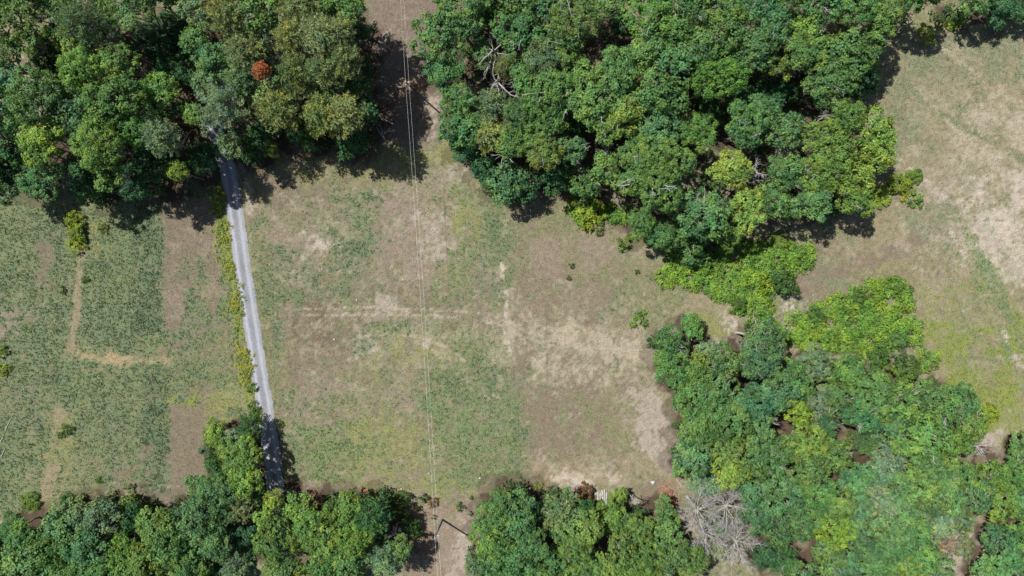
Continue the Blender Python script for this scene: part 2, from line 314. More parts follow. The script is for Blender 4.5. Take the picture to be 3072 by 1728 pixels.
 ([(60.0,6.1),(74.1,9.6),(75.8,2.6),(60.0,2.0)],'pinkb',0.7,1.5,2,0.15),
 ([(46.2,0.2),(53.0,3.8),(58.8,3.8),(58.8,0.2),(51.8,-2.1),(47.1,-3.9)],'pinkb',0.95,0.8,1,0),
 ([(46.2,-0.9),(50.6,-0.9),(48.9,-4.5),(47.1,-4.8)],'sand',0.9,0.5,0.8,0.2),
 ([(52.4,3.8),(60.0,4.3),(60.0,0.2),(54.7,0.2)],'graygreen',0.6,1,1.2,0.3),
 ([(45.9,-0.9),(47.1,-0.9),(47.4,-6.8),(46.2,-6.8)],'olive',0.8,0.4,0.6,0),
 ([(70.5,2.0),(83.4,2.6),(85.8,-8.0),(71.7,-8.0)],'yolive',0.5,2,2,0.45),
 ([(70.5,-6.8),(103.4,-2.1),(103.4,-25.6),(79.9,-29.1)],'yweed',0.75,2,2.5,0.42),
 ([(81.1,-16.8),(88.7,-16.8),(88.1,-28.5),(81.7,-25.6)],'yweed',0.7,1,1.5,0.3),
 ([(83.4,-25.6),(89.3,-24.4),(88.1,-30.2),(79.9,-31.4),(78.8,-29.1)],'pinkl',0.9,0.8,1.2,0.1),
 ([(78.8,12.5),(81.1,10.2),(85.8,2.0),(89.9,-8.0),(91.0,-12.7),(89.3,-11.5),(84.6,-2.1),(79.9,7.3)],'weedl',0.85,0.5,1,0.15),
 ([(68.2,49.5),(74.1,47.1),(79.9,47.1),(78.8,45.4),(68.2,44.2)],'yolive',0.6,0.8,1.2,0.2),
 ([(32.2,-10.3),(36.0,-9.1),(39.5,-8.0),(41.2,-9.7),(38.3,-11.5),(34.8,-13.2),(31.9,-12.7)],'pinkl',0.98,0.5,0.8,0),
 ([(36.0,-3.9),(39.5,-5.6),(40.7,-8.6),(38.3,-9.1),(36.0,-6.2)],'sand',0.75,0.6,0.8,0.2),
 ([(30.7,-3.9),(36.6,-4.5),(37.7,-8.6),(31.9,-9.7)],'yolive',0.7,1,1.2,0.1),
 ([(30.1,2.0),(34.8,0.2),(35.4,-3.3),(30.7,-3.3)],'straw',0.7,1,1.2,0.2),
 ([(25.4,13.1),(31.9,9.6),(31.9,6.1),(26.6,7.3),(21.3,9.6),(19.6,12.5)],'yolive',0.75,1,1.5,0.2),
 ([(19.0,13.1),(22.5,12.5),(26.6,8.4),(24.8,7.3),(20.2,10.2)],'pinkl',0.6,0.8,1.2,0.3),
 ([(61.2,-25.6),(67.0,-26.1),(67.0,-31.4),(61.2,-31.4)],'pinkb',0.7,0.8,1,0),
 ([(68.2,-32.6),(75.8,-31.4),(75.2,-35.5),(69.4,-34.3)],'pinkb',0.85,0.6,1,0),
 ([(76.4,-43.1),(84.0,-43.1),(84.6,-50.6),(76.4,-50.6)],'pinkl',0.85,0.8,1,0),
 ([(44.2,-44.3),(52.4,-44.9),(51.8,-47.8),(44.8,-47.2)],'pinkb',0.7,0.8,1,0),
]
FIELD_LINES = [
 ([(-52.0,17.8),(-51.2,13.1),(-50.6,8.4),(-49.6,3.8),(-49.0,-0.9),(-48.0,-5.6),(-47.3,-10.3),(-46.8,-15.0),(-45.9,-19.7),(-45.2,-23.2)],'yweed',0.75,1.0,0.1),
 ([(71.7,34.2),(79.9,26.0),(90.0,17.8)],'strawl',0.5,0.4,0.1),
 ([(68.2,22.5),(77.0,15.5),(90.0,3.8)],'sand',0.5,0.35,0.2),
 ([(65.3,38.9),(74.1,31.3),(90.0,22.5)],'graygreen',0.6,0.6,0.1),
 ([(74.1,43.6),(82.8,36.6),(91.6,31.3)],'strawl',0.45,0.4,0.2),
 ([(78.8,6.1),(85.2,-5.6),(90.0,-18.5)],'weedl',0.6,0.5,0.2),
 ([(72.9,17.8),(83.4,9.6),(91.0,0.2)],'pinkl',0.5,0.6,0.2),
 ([(-26.7,-8.6),(-22.0,-8.0),(-16.2,-8.6),(-11.5,-10.3),(-8.0,-13.2)],'strawl',0.5,0.3,0.2),
 ([(-28.5,-12.7),(-22.6,-10.0),(-16.2,-9.7),(-12.1,-12.1)],'pinkl',0.5,0.5,0.2),
 ([(-75.5,7.3),(-75.8,4.9),(-76.2,0.8),(-76.4,-2.7),(-76.6,-5.6),(-77.2,-8.6),(-77.5,-10.9)],'straw',0.9,0.75,0.1),
 ([(-76.2,-11.9),(-72.4,-12.3),(-67.7,-12.4),(-63.6,-12.8),(-60.2,-13.0)],'tan',0.8,0.65,0.25),
 ([(-72.4,-12.8),(-68.9,-13.6),(-65.4,-13.4)],'tan',0.55,0.45,0.3),
 ([(-79.5,-22.0),(-80.3,-27.3),(-80.9,-31.4),(-82.1,-38.4)],'straw',0.75,1.3,0.25),
 ([(-1.8,4.3),(-1.4,0.8),(-1.1,-0.9)],'sand',0.85,0.45,0.25),
 ([(-1.2,-1.5),(-0.9,-3.9),(-1.3,-4.8)],'sand',0.9,0.5,0.2),
 ([(-2.1,-7.1),(-0.9,-9.1),(-0.3,-11.5)],'sand',0.6,0.6,0.35),
 ([(-39.6,-3.6),(-31.4,-3.6),(-23.2,-3.4),(-13.8,-3.8),(-6.8,-4.3),(-2.1,-5.2),(3.8,-8.0),(10.8,-9.7),(21.3,-10.9),(30.7,-11.5)],'strawl',0.6,0.22,0.1),
 ([(-39.6,-4.8),(-31.4,-4.7),(-23.2,-4.6),(-13.8,-4.9),(-6.8,-5.5),(-2.1,-6.5),(4.9,-9.7),(15.5,-11.5)],'strawl',0.55,0.22,0.1),
 ([(-5.6,7.0),(-5.3,0.8)],'pink',0.6,0.5,0.2),
 ([(-4.3,7.0),(-4.1,2.0)],'pink',0.5,0.4,0.3),
 ([(77.0,10.2),(77.7,8.7),(79.9,4.9)],'sand',0.7,0.35,0.15),
 ([(86.4,-7.4),(88.1,-11.5),(90.0,-14.4)],'sand',0.6,0.5,0.25),
 ([(-72.4,9.6),(-72.0,15.5)],'weedd',0.5,0.4,0.1),
 ([(9.6,-10.3),(21.3,-11.5),(27.2,-13.8)],'strawl',0.6,1.3,0.3),
 ([(-39.5,-0.9),(-39.3,-3.9),(-38.9,-5.6)],'pink',0.7,0.4,0.15),
]
ROAD = [(-46.52,52.97),(-48.05,44.18),(-50.16,37.73),(-51.91,33.05),(-52.50,29.82),(-51.74,26.19),(-50.10,21.50),(-49.28,16.88),(-48.22,9.61),(-46.93,0.59),(-45.53,-8.14),(-44.12,-16.88),(-43.07,-23.85),(-42.25,-29.47),(-41.72,-34.34),(-41.25,-39.61),(-40.90,-45.47),(-40.66,-53.67)]

# kind, x, y, crown radius, height, label (metres)
TREES = [
 ('b',-77.01,42.51,3.21,21.25,'blue-green broadleaf tree below right of the top left corner'),
 ('d',-77.78,46.00,2.74,11.25,'dark shaded broadleaf tree, nearest right of the top left corner'),
 ('o',-73.33,38.11,4.46,22.5,'broad mid-green broadleaf tree below right of the top left corner'),
 ('d',-72.79,39.65,2.94,13.125,'dark shaded broadleaf tree, nearest below right of the top left corner'),
 ('y',-79.74,35.34,2.40,18.75,'yellow-green broadleaf tree below the top left corner'),
 ('b',-76.60,30.88,3.43,21.25,'blue-green broadleaf tree above left of the brightest lime tree'),
 ('b',-70.68,28.64,4.07,21.25,'broad blue-green broadleaf tree above the brightest lime tree'),
 ('b',-77.44,27.44,3.89,20,'broad blue-green broadleaf tree above left of the brightest lime tree'),
 ('d',-82.79,22.27,3.43,11.25,'dark shaded broadleaf tree, nearest left of the brightest lime tree'),
 ('w',-63.08,39.00,4.21,23.75,'broad pale grey-green pine right of the top left corner'),
 ('o',-56.81,41.90,3.43,21.25,'mid-green broadleaf tree, second nearest right of the top left corner'),
 ('b',-69.16,43.01,2.18,18.75,'blue-green broadleaf tree, nearest right of the top left corner'),
 ('y',-66.05,36.38,2.40,18.75,'yellow-green broadleaf tree below right of the top left corner'),
 ('y',-63.74,32.11,3.21,21.25,'yellow-green broadleaf tree above right of the brightest lime tree'),
 ('o',-58.72,33.61,3.02,20,"mid-green broadleaf tree above left of the road's upper end"),
 ('d',-55.90,43.70,3.26,8.4375,'dark shaded broadleaf tree, second nearest left of the bare grey pine skeleton'),
 ('d',-57.00,38.39,3.49,8.4375,"dark shaded broadleaf tree, second nearest above left of the road's upper end"),
 ('b',-66.67,27.04,3.27,18.75,'blue-green broadleaf tree above right of the brightest lime tree'),
 ('o',-59.26,28.03,3.64,21.25,'broad mid-green broadleaf tree above right of the brightest lime tree'),
 ('y',-54.46,30.19,2.85,17.5,"yellow-green broadleaf tree above left of the road's upper end"),
 ('b',-52.97,28.80,1.49,11.25,"small blue-green broadleaf tree above left of the road's upper end"),
 ('l',-71.44,21.85,3.70,18.75,'brightest lime-green tree at the lower edge of the upper left wood'),
 ('y',-62.01,21.88,4.10,20,'broad yellow-green broadleaf tree right of the brightest lime tree'),
 ('w',-53.40,23.10,3.27,18.75,"pale grey-green pine left of the road's upper end"),
 ('b',-73.84,17.08,2.90,15,'blue-green broadleaf tree below the brightest lime tree'),
 ('o',-58.02,24.33,2.85,17.5,"mid-green broadleaf tree left of the road's upper end"),
 ('d',-83.27,17.15,2.99,10.3125,'dark shaded broadleaf tree, second nearest below left of the brightest lime tree'),
 ('l',-54.06,19.01,1.94,11.25,"small bright lime-green broadleaf tree below left of the road's upper end"),
 ('d',-51.02,21.78,3.02,8.4375,"dark shaded broadleaf tree below left of the road's upper end"),
 ('d',-58.97,20.44,3.22,10.3125,"dark shaded broadleaf tree left of the road's upper end"),
 ('o',-62.07,17.78,2.66,16.25,'mid-green broadleaf tree below right of the brightest lime tree'),
 ('d',-81.11,19.45,2.77,9.375,'dark shaded broadleaf tree, nearest below left of the brightest lime tree'),
 ('d',-71.40,19.57,2.56,8.4375,'dark shaded broadleaf tree below right of the brightest lime tree'),
 ('b',-54.88,44.62,2.20,17.5,'blue-green broadleaf tree above left of the bare grey pine skeleton'),
 ('y',-51.74,45.40,1.99,16.25,'small yellow-green broadleaf tree above left of the bare grey pine skeleton'),
 ('d',-60.42,40.59,3.47,9.375,"dark shaded broadleaf tree, third nearest above left of the road's upper end"),
 ('d',-61.74,17.47,3.01,9.375,"dark shaded broadleaf tree above right of the grass track's end"),
 ('d',-70.07,16.69,2.79,8.4375,"dark shaded broadleaf tree above the grass track's end"),
 ('g',-48.19,42.32,2.20,17.5,'grey-green broadleaf tree above left of the bare grey pine skeleton'),
 ('p',-44.95,44.11,2.84,18.56,'olive-brown pine, second nearest above left of the bare grey pine skeleton'),
 ('p',-42.96,40.68,3.46,19.72,'olive-brown pine, nearest above left of the bare grey pine skeleton'),
 ('o',-38.92,42.44,3.71,18.56,'broad mid-green broadleaf tree above the bare grey pine skeleton'),
 ('p',-32.44,42.53,3.90,19.72,'broad olive-brown pine above right of the bare grey pine skeleton'),
 ('o',-28.55,43.60,2.64,17.4,'mid-green broadleaf tree above right of the bare grey pine skeleton'),
 ('o',-48.40,37.93,2.20,17.5,'mid-green broadleaf tree left of the bare grey pine skeleton'),
 ('b',-46.12,35.23,2.86,17.4,'blue-green broadleaf tree left of the rust-brown dead pine'),
 ('p',-40.79,36.01,3.05,18.56,'olive-brown pine left of the bare grey pine skeleton'),
 ('p',-33.52,37.87,3.27,18.56,'olive-brown pine, nearest above right of the bare grey pine skeleton'),
 ('p',-28.94,38.00,3.25,19.72,'olive-brown pine, nearest right of the bare grey pine skeleton'),
 ('p',-33.11,32.68,3.27,18.56,'olive-brown pine, nearest right of the rust-brown dead pine'),
 ('p',-28.75,33.10,3.27,18.56,'olive-brown pine, second nearest right of the rust-brown dead pine'),
 ('w',-41.73,31.88,2.64,17.4,'pale grey-green pine left of the rust-brown dead pine'),
 ('g',-47.32,32.33,2.66,16.24,"grey-green broadleaf tree above the road's upper end"),
 ('w',-44.53,27.70,4.14,18.56,"broad pale grey-green pine above the road's upper end"),
 ('p',-36.29,27.70,3.63,17.4,'broad olive-brown pine below the rust-brown dead pine'),
 ('p',-29.59,27.07,3.63,17.4,'broad olive-brown pine below right of the rust-brown dead pine'),
 ('g',-45.47,22.88,2.28,11.6,"grey-green broadleaf tree below right of the road's upper end"),
 ('d',-42.15,27.15,2.82,6.75,"dark shaded broadleaf tree right of the road's upper end"),
 ('d',-35.67,26.03,2.82,6.75,'dark shaded broadleaf tree below right of the rust-brown dead pine'),
 ('l',-41.72,23.74,1.67,4,"small bright lime-green broadleaf tree right of the road's upper end"),
 ('y',-49.61,27.07,1.79,15,"small yellow-green broadleaf tree above left of the road's upper end"),
 ('y',-32.23,25.70,1.82,11.6,'small yellow-green broadleaf tree below right of the rust-brown dead pine'),
 ('g',-37.62,40.14,2.66,16.24,'grey-green broadleaf tree, nearest above the bare grey pine skeleton'),
 ('g',-38.53,30.66,2.45,15.08,'grey-green broadleaf tree below the rust-brown dead pine'),
 ('k',-44.59,23.68,2.12,6,"small dark green conifer right of the road's upper end"),
 ('o',-24.88,43.90,3.05,18.56,'mid-green broadleaf tree above left of the upper power pole'),
 ('d',-25.19,41.85,2.51,11.31,'dark shaded broadleaf tree above left of the upper power pole'),
 ('p',-26.13,38.91,2.40,18.56,'olive-brown pine, second nearest right of the bare grey pine skeleton'),
 ('p',-25.51,34.34,3.27,18.56,'olive-brown pine left of the upper power pole'),
 ('k',-24.35,31.75,2.70,13.92,'dark green conifer left of the upper power pole'),
 ('p',-25.91,26.65,3.30,17.4,'olive-brown pine below left of the upper power pole'),
 ('k',-23.41,28.52,2.05,11.6,'small dark green conifer below left of the upper power pole'),
 ('d',-26.60,24.50,2.56,8,'dark shaded broadleaf tree below left of the upper power pole'),
 ('o',-7.72,43.30,4.41,17,'broad mid-green broadleaf tree left of the top centre of the photo'),
 ('b',-11.15,38.93,3.88,16,'broad blue-green broadleaf tree above right of the upper power pole'),
 ('b',-11.08,34.08,2.92,14,'blue-green broadleaf tree right of the upper power pole'),
 ('o',-4.53,38.00,2.29,11,'mid-green broadleaf tree above left of the white-limbed dead tree'),
 ('o',1.30,44.14,3.30,17,'mid-green broadleaf tree below right of the top centre of the photo'),
 ('b',1.52,40.20,3.66,16,'broad blue-green broadleaf tree below the top centre of the photo'),
 ('o',9.21,39.89,4.38,18,'broad mid-green broadleaf tree below right of the top centre of the photo'),
 ('b',4.48,44.42,2.66,16,'blue-green broadleaf tree, nearest right of the top centre of the photo'),
 ('y',8.54,36.84,2.45,15,'yellow-green broadleaf tree below right of the top centre of the photo'),
 ('g',5.11,35.34,3.33,16,'grey-green broadleaf tree right of the white-limbed dead tree'),
 ('p',-1.04,35.82,2.50,12,'olive-brown pine right of the white-limbed dead tree'),
 ('w',-3.64,29.32,3.18,12,'pale grey-green pine below the white-limbed dead tree'),
 ('o',-8.78,30.00,2.94,13,'mid-green broadleaf tree below left of the white-limbed dead tree'),
 ('b',-8.19,26.29,3.41,12,'blue-green broadleaf tree above left of the star-shaped white snag'),
 ('p',-4.07,24.77,2.96,12,'olive-brown pine above left of the star-shaped white snag'),
 ('o',1.97,32.80,2.70,14,'mid-green broadleaf tree below right of the white-limbed dead tree'),
 ('o',6.34,29.66,4.30,17,'broad mid-green broadleaf tree below right of the white-limbed dead tree'),
 ('y',11.66,32.81,2.66,16,'yellow-green broadleaf tree right of the white-limbed dead tree'),
 ('o',16.20,33.85,3.30,17,'mid-green broadleaf tree, nearest above the largest oak above the field'),
 ('o',12.63,28.19,3.75,17,'broad mid-green broadleaf tree above left of the largest oak above the field'),
 ('y',16.94,27.53,3.33,16,'yellow-green broadleaf tree, second nearest above left of the largest oak above the field'),
 ('o',0.89,27.07,3.12,15,'mid-green broadleaf tree above the star-shaped white snag'),
 ('o',0.68,23.39,2.92,14,'mid-green broadleaf tree, nearest above right of the star-shaped white snag'),
 ('o',4.93,25.15,3.12,15,'mid-green broadleaf tree, second nearest above right of the star-shaped white snag'),
 ('y',5.18,21.46,2.92,14,'yellow-green broadleaf tree right of the star-shaped white snag'),
 ('b',9.51,22.03,2.71,13,'blue-green broadleaf tree right of the star-shaped white snag'),
 ('y',14.71,24.94,2.68,15,'yellow-green broadleaf tree, nearest above left of the largest oak above the field'),
 ('d',-7.27,23.36,2.79,8.25,'dark shaded broadleaf tree left of the star-shaped white snag'),
 ('b',-1.06,17.73,3.24,9,'blue-green broadleaf tree below the star-shaped white snag'),
 ('d',-4.40,19.40,2.56,8,'dark shaded broadleaf tree below left of the star-shaped white snag'),
 ('d',2.28,17.28,2.58,7,'dark shaded broadleaf tree below right of the star-shaped white snag'),
 ('d',7.82,18.51,2.56,8,'dark shaded broadleaf tree right of the star-shaped white snag'),
 ('y',15.11,19.23,2.49,13,'yellow-green broadleaf tree left of the largest oak above the field'),
 ('o',11.96,17.07,2.55,9,'mid-green broadleaf tree left of the largest oak above the field'),
 ('b',20.92,22.89,2.49,13,'blue-green broadleaf tree, nearest above the largest oak above the field'),
 ('o',21.23,41.62,3.30,17,'mid-green broadleaf tree, fourth nearest right of the top centre of the photo'),
 ('o',24.80,43.93,3.30,17,'mid-green broadleaf tree, fifth nearest right of the top centre of the photo'),
 ('o',25.17,39.56,3.10,16,'mid-green broadleaf tree, fourth nearest above the largest oak above the field'),
 ('y',20.74,36.61,3.77,16,'broad yellow-green broadleaf tree above the largest oak above the field'),
 ('o',25.60,35.55,2.66,16,'mid-green broadleaf tree, second nearest above the largest oak above the field'),
 ('o',23.12,30.50,3.97,17,'broad mid-green broadleaf tree above the largest oak above the field'),
 ('b',22.72,25.96,3.14,14,'blue-green broadleaf tree, second nearest above the largest oak above the field'),
 ('o',15.35,44.92,2.45,15,'mid-green broadleaf tree, third nearest right of the top centre of the photo'),
 ('o',12.45,44.78,2.25,14,'mid-green broadleaf tree, second nearest right of the top centre of the photo'),
 ('d',18.39,44.16,2.58,6.75,'dark shaded broadleaf tree right of the top centre of the photo'),
 ('d',19.73,31.63,2.58,6.75,'dark shaded broadleaf tree, second nearest above the largest oak above the field'),
 ('d',7.99,46.20,2.09,9,'small dark shaded broadleaf tree right of the top centre of the photo'),
 ('d',-5.08,45.51,2.57,7.5,'dark shaded broadleaf tree below left of the top centre of the photo'),
 ('o',22.22,18.24,6.65,16,'largest broad oak crown in the wood above the field'),
 ('d',27.12,26.26,2.11,6.75,'small dark shaded broadleaf tree above right of the largest oak above the field'),
 ('o',28.49,44.14,3.52,17,'mid-green broadleaf tree, fourth nearest above left of the crown with twin white limbs'),
 ('y',33.32,43.30,3.30,17,'yellow-green broadleaf tree, nearest above left of the crown with twin white limbs'),
 ('o',33.54,39.99,3.10,16,'mid-green broadleaf tree, second nearest above left of the crown with twin white limbs'),
 ('b',38.78,43.72,3.75,17,'broad blue-green broadleaf tree above left of the crown with twin white limbs'),
 ('b',40.72,40.62,3.33,16,'blue-green broadleaf tree, nearest above left of the crown with twin white limbs'),
 ('b',38.43,37.27,3.35,15,'blue-green broadleaf tree, second nearest above left of the crown with twin white limbs'),
 ('o',29.10,37.45,3.10,16,'mid-green broadleaf tree, third nearest above the largest oak above the field'),
 ('o',32.27,33.02,4.43,16,'broad mid-green broadleaf tree left of the crown with twin white limbs'),
 ('b',48.32,44.42,3.77,16,'broad blue-green broadleaf tree above the crown with twin white limbs'),
 ('o',53.81,44.42,3.33,16,'mid-green broadleaf tree, nearest above the crown with twin white limbs'),
 ('y',57.98,44.28,2.90,15,'yellow-green broadleaf tree, second nearest above right of the crown with twin white limbs'),
 ('y',58.35,41.36,2.58,14,'yellow-green broadleaf tree, nearest above right of the crown with twin white limbs'),
 ('y',46.80,40.07,2.70,14,'yellow-green broadleaf tree above the crown with twin white limbs'),
 ('o',45.65,36.84,3.12,15,'mid-green broadleaf tree, nearest above left of the crown with twin white limbs'),
 ('o',53.30,37.06,3.91,15,'broad mid-green broadleaf tree above right of the crown with twin white limbs'),
 ('o',57.22,39.04,2.49,13,'mid-green broadleaf tree above right of the crown with twin white limbs'),
 ('o',50.22,32.37,3.37,14,'mid-green broadleaf tree below right of the crown with twin white limbs'),
 ('d',58.31,35.05,3.04,7.5,'dark shaded broadleaf tree right of the crown with twin white limbs'),
 ('y',42.63,35.38,2.05,12,'small yellow-green broadleaf tree left of the crown with twin white limbs'),
 ('d',44.48,33.42,3.29,6.75,'dark shaded broadleaf tree, nearest left of the crown with twin white limbs'),
 ('d',47.39,44.60,2.11,6.75,'small dark shaded broadleaf tree above left of the crown with twin white limbs'),
 ('o',29.48,24.67,2.92,14,'mid-green broadleaf tree above right of the largest oak above the field'),
 ('o',37.58,25.79,4.46,15,'broad mid-green broadleaf tree below left of the crown with twin white limbs'),
 ('b',43.81,24.89,3.37,14,'blue-green broadleaf tree left of the bleached-branch oak'),
 ('l',35.26,18.80,3.16,13,'bright lime-green broadleaf tree right of the largest oak above the field'),
 ('y',52.79,27.24,3.37,14,'yellow-green broadleaf tree above left of the bleached-branch oak'),
 ('l',57.86,25.05,3.39,13,'bright lime-green broadleaf tree, nearest below right of the bleached-branch oak'),
 ('y',48.48,23.90,2.73,12,'yellow-green broadleaf tree, nearest below left of the bleached-branch oak'),
 ('y',52.05,21.39,3.39,13,'yellow-green broadleaf tree, nearest below the bleached-branch oak'),
 ('l',59.31,21.95,3.18,12,'bright lime-green broadleaf tree, second nearest below right of the bleached-branch oak'),
 ('o',44.08,18.37,3.16,13,'mid-green broadleaf tree, nearest below left of the bleached-branch oak'),
 ('y',49.47,17.94,3.62,13,'yellow-green broadleaf tree, second nearest below left of the bleached-branch oak'),
 ('l',55.19,17.41,3.64,12,'bright lime-green broadleaf tree below the bleached-branch oak'),
 ('o',64.51,46.65,2.73,12,'mid-green broadleaf tree, third nearest left of the top right corner'),
 ('o',66.27,47.68,3.12,15,'mid-green broadleaf tree, second nearest left of the top right corner'),
 ('o',76.06,47.89,2.99,10,'mid-green broadleaf tree, nearest left of the top right corner'),
 ('d',82.39,47.66,3.05,7,'dark shaded broadleaf tree left of the top right corner'),
 ('d',86.49,47.50,2.36,6,'dark shaded broadleaf tree right of the top right corner'),
 ('d',56.36,32.27,2.56,8,'dark shaded broadleaf tree above the bleached-branch oak'),
 ('d',33.04,29.17,2.33,8,'dark shaded broadleaf tree above right of the largest oak above the field'),
 ('l',37.65,12.66,3.41,12,'bright lime-green broadleaf tree above the narrow bramble thicket'),
 ('b',30.09,11.94,3.84,13,'broad blue-green broadleaf tree below right of the largest oak above the field'),
 ('o',48.70,14.39,3.18,12,'mid-green broadleaf tree, second nearest below left of the bleached-branch oak'),
 ('y',55.76,14.48,3.20,11,'yellow-green broadleaf tree, second nearest below the bleached-branch oak'),
 ('y',35.93,8.54,2.10,8,'small yellow-green broadleaf tree above left of the narrow bramble thicket'),
 ('d',32.17,8.60,2.82,6.75,'dark shaded broadleaf tree above left of the narrow bramble thicket'),
 ('o',31.16,5.75,2.61,5,'mid-green broadleaf tree left of the narrow bramble thicket'),
 ('o',42.46,14.48,2.75,11,'mid-green broadleaf tree above the narrow bramble thicket'),
 ('b',24.54,8.71,3.01,9,'blue-green broadleaf tree below the largest oak above the field'),
 ('o',21.10,10.85,2.76,10,'mid-green broadleaf tree below the largest oak above the field'),
 ('o',29.93,8.76,2.80,8,'mid-green broadleaf tree above left of the narrow bramble thicket'),
 ('o',26.31,-9.39,3.01,9,'mid-green broadleaf tree left of the pale soil hollow'),
 ('o',26.97,-13.36,3.24,9,'mid-green broadleaf tree, second nearest below left of the pale soil hollow'),
 ('o',30.30,-6.42,2.12,6,'small mid-green broadleaf tree above left of the pale soil hollow'),
 ('o',34.83,-12.40,3.45,10,'mid-green broadleaf tree, nearest below the pale soil hollow'),
 ('b',40.53,-12.18,3.45,10,'blue-green broadleaf tree, nearest right of the pale soil hollow'),
 ('b',42.59,-8.12,3.03,8,'blue-green broadleaf tree, second nearest right of the pale soil hollow'),
 ('g',32.77,-10.46,1.89,6,'small grey-green broadleaf tree left of the pale soil hollow'),
 ('g',51.12,-12.63,2.81,7,'grey-green broadleaf tree below left of the broad bramble thicket'),
 ('o',47.92,-15.44,3.03,8,'mid-green broadleaf tree below left of the broad bramble thicket'),
 ('o',56.70,-14.20,3.28,7,'mid-green broadleaf tree below the broad bramble thicket'),
 ('o',30.85,-14.69,3.24,9,'mid-green broadleaf tree, nearest below left of the pale soil hollow'),
 ('y',63.04,-15.73,2.61,5,'yellow-green broadleaf tree below right of the broad bramble thicket'),
 ('o',33.95,-17.43,3.22,10,'mid-green broadleaf tree, second nearest below the pale soil hollow'),
 ('o',30.44,-18.96,3.45,10,"mid-green broadleaf tree above right of the field's lower right edge"),
 ('o',35.49,-21.37,3.68,10,'mid-green broadleaf tree, third nearest below the pale soil hollow'),
 ('o',30.66,-23.13,3.22,10,"mid-green broadleaf tree right of the field's lower right edge"),
 ('b',40.31,-19.18,3.45,10,'blue-green broadleaf tree, nearest below right of the pale soil hollow'),
 ('b',43.87,-17.09,3.01,9,'blue-green broadleaf tree, second nearest below right of the pale soil hollow'),
 ('o',40.78,-23.27,3.01,9,'mid-green broadleaf tree below right of the pale soil hollow'),
 ('y',35.27,-26.14,2.78,9,"yellow-green broadleaf tree right of the field's lower right edge"),
 ('b',29.75,-28.35,3.01,9,'blue-green broadleaf tree above right of the red-brown brush heap'),
 ('l',36.59,-30.33,3.24,9,'bright lime-green broadleaf tree above the four grey bare trees'),
 ('o',42.11,-28.35,3.48,9,'mid-green broadleaf tree above right of the four grey bare trees'),
 ('o',45.48,-26.75,2.80,8,'mid-green broadleaf tree, second nearest left of the white fallen log'),
 ('l',47.47,-20.75,2.56,8,'bright lime-green broadleaf tree above left of the white fallen log'),
 ('l',49.25,-25.41,3.03,8,'bright lime-green broadleaf tree left of the white fallen log'),
 ('y',54.14,-27.86,3.03,8,'yellow-green broadleaf tree left of the white fallen log'),
 ('k',52.23,-22.89,3.05,7,'dark green conifer, second nearest above left of the white fallen log'),
 ('g',51.34,-19.09,2.81,7,'grey-green broadleaf tree above left of the white fallen log'),
 ('o',54.80,-18.75,3.03,8,'mid-green broadleaf tree above left of the white fallen log'),
 ('b',58.13,-20.97,2.80,8,'blue-green broadleaf tree, second nearest above the white fallen log'),
 ('o',60.80,-18.09,3.26,8,'mid-green broadleaf tree above the white fallen log'),
 ('o',65.02,-18.97,3.50,8,'mid-green broadleaf tree, nearest above right of the white fallen log'),
 ('b',63.63,-22.44,2.81,7,'blue-green broadleaf tree, nearest above the white fallen log'),
 ('o',69.88,-18.20,3.28,7,'mid-green broadleaf tree, second nearest above right of the white fallen log'),
 ('o',73.01,-21.32,3.75,7,'mid-green broadleaf tree, third nearest above right of the white fallen log'),
 ('y',77.95,-22.80,3.07,6,'yellow-green broadleaf tree, second nearest right of the white fallen log'),
 ('o',76.15,-19.21,3.07,6,'mid-green broadleaf tree, fourth nearest above right of the white fallen log'),
 ('o',69.66,-25.79,3.99,7,'broad mid-green broadleaf tree right of the white fallen log'),
 ('y',75.70,-25.95,2.60,6,'yellow-green broadleaf tree, nearest right of the white fallen log'),
 ('k',60.33,-26.11,2.85,5,'dark green conifer, nearest above left of the white fallen log'),
 ('g',64.40,-29.05,3.09,5,'grey-green broadleaf tree right of the white fallen log'),
 ('y',66.21,-26.33,2.14,5,'small yellow-green broadleaf tree above right of the white fallen log'),
 ('o',70.53,-29.55,2.83,6,'mid-green broadleaf tree, nearest right of the white fallen log'),
 ('o',49.61,-30.33,3.48,9,'mid-green broadleaf tree, nearest left of the white fallen log'),
 ('o',50.71,-34.75,3.94,9,'broad mid-green broadleaf tree below left of the white fallen log'),
 ('b',45.42,-34.97,3.94,9,'broad blue-green broadleaf tree right of the four grey bare trees'),
 ('b',44.59,-39.62,3.73,8,'blue-green broadleaf tree, second nearest right of the four grey bare trees'),
 ('o',48.81,-39.18,2.80,8,'mid-green broadleaf tree right of the four grey bare trees'),
 ('l',53.47,-40.29,3.50,8,'bright lime-green broadleaf tree below left of the white fallen log'),
 ('y',53.14,-35.85,2.78,9,'yellow-green broadleaf tree below left of the white fallen log'),
 ('b',57.59,-32.27,3.05,7,'blue-green broadleaf tree below left of the white fallen log'),
 ('b',58.04,-36.96,3.05,7,'blue-green broadleaf tree, nearest below the white fallen log'),
 ('b',58.17,-41.46,2.83,6,'blue-green broadleaf tree, second nearest below the white fallen log'),
 ('g',62.59,-32.66,2.85,5,'grey-green broadleaf tree, nearest below the white fallen log'),
 ('b',65.36,-34.27,3.07,6,'blue-green broadleaf tree below right of the white fallen log'),
 ('o',68.96,-33.37,3.07,6,'mid-green broadleaf tree, nearest below right of the white fallen log'),
 ('o',73.22,-32.66,3.09,5,'mid-green broadleaf tree, second nearest right of the white fallen log'),
 ('o',77.06,-31.99,3.09,5,'mid-green broadleaf tree, second nearest above the tan scrub mound'),
 ('y',80.65,-32.47,3.30,6,'yellow-green broadleaf tree above right of the tan scrub mound'),
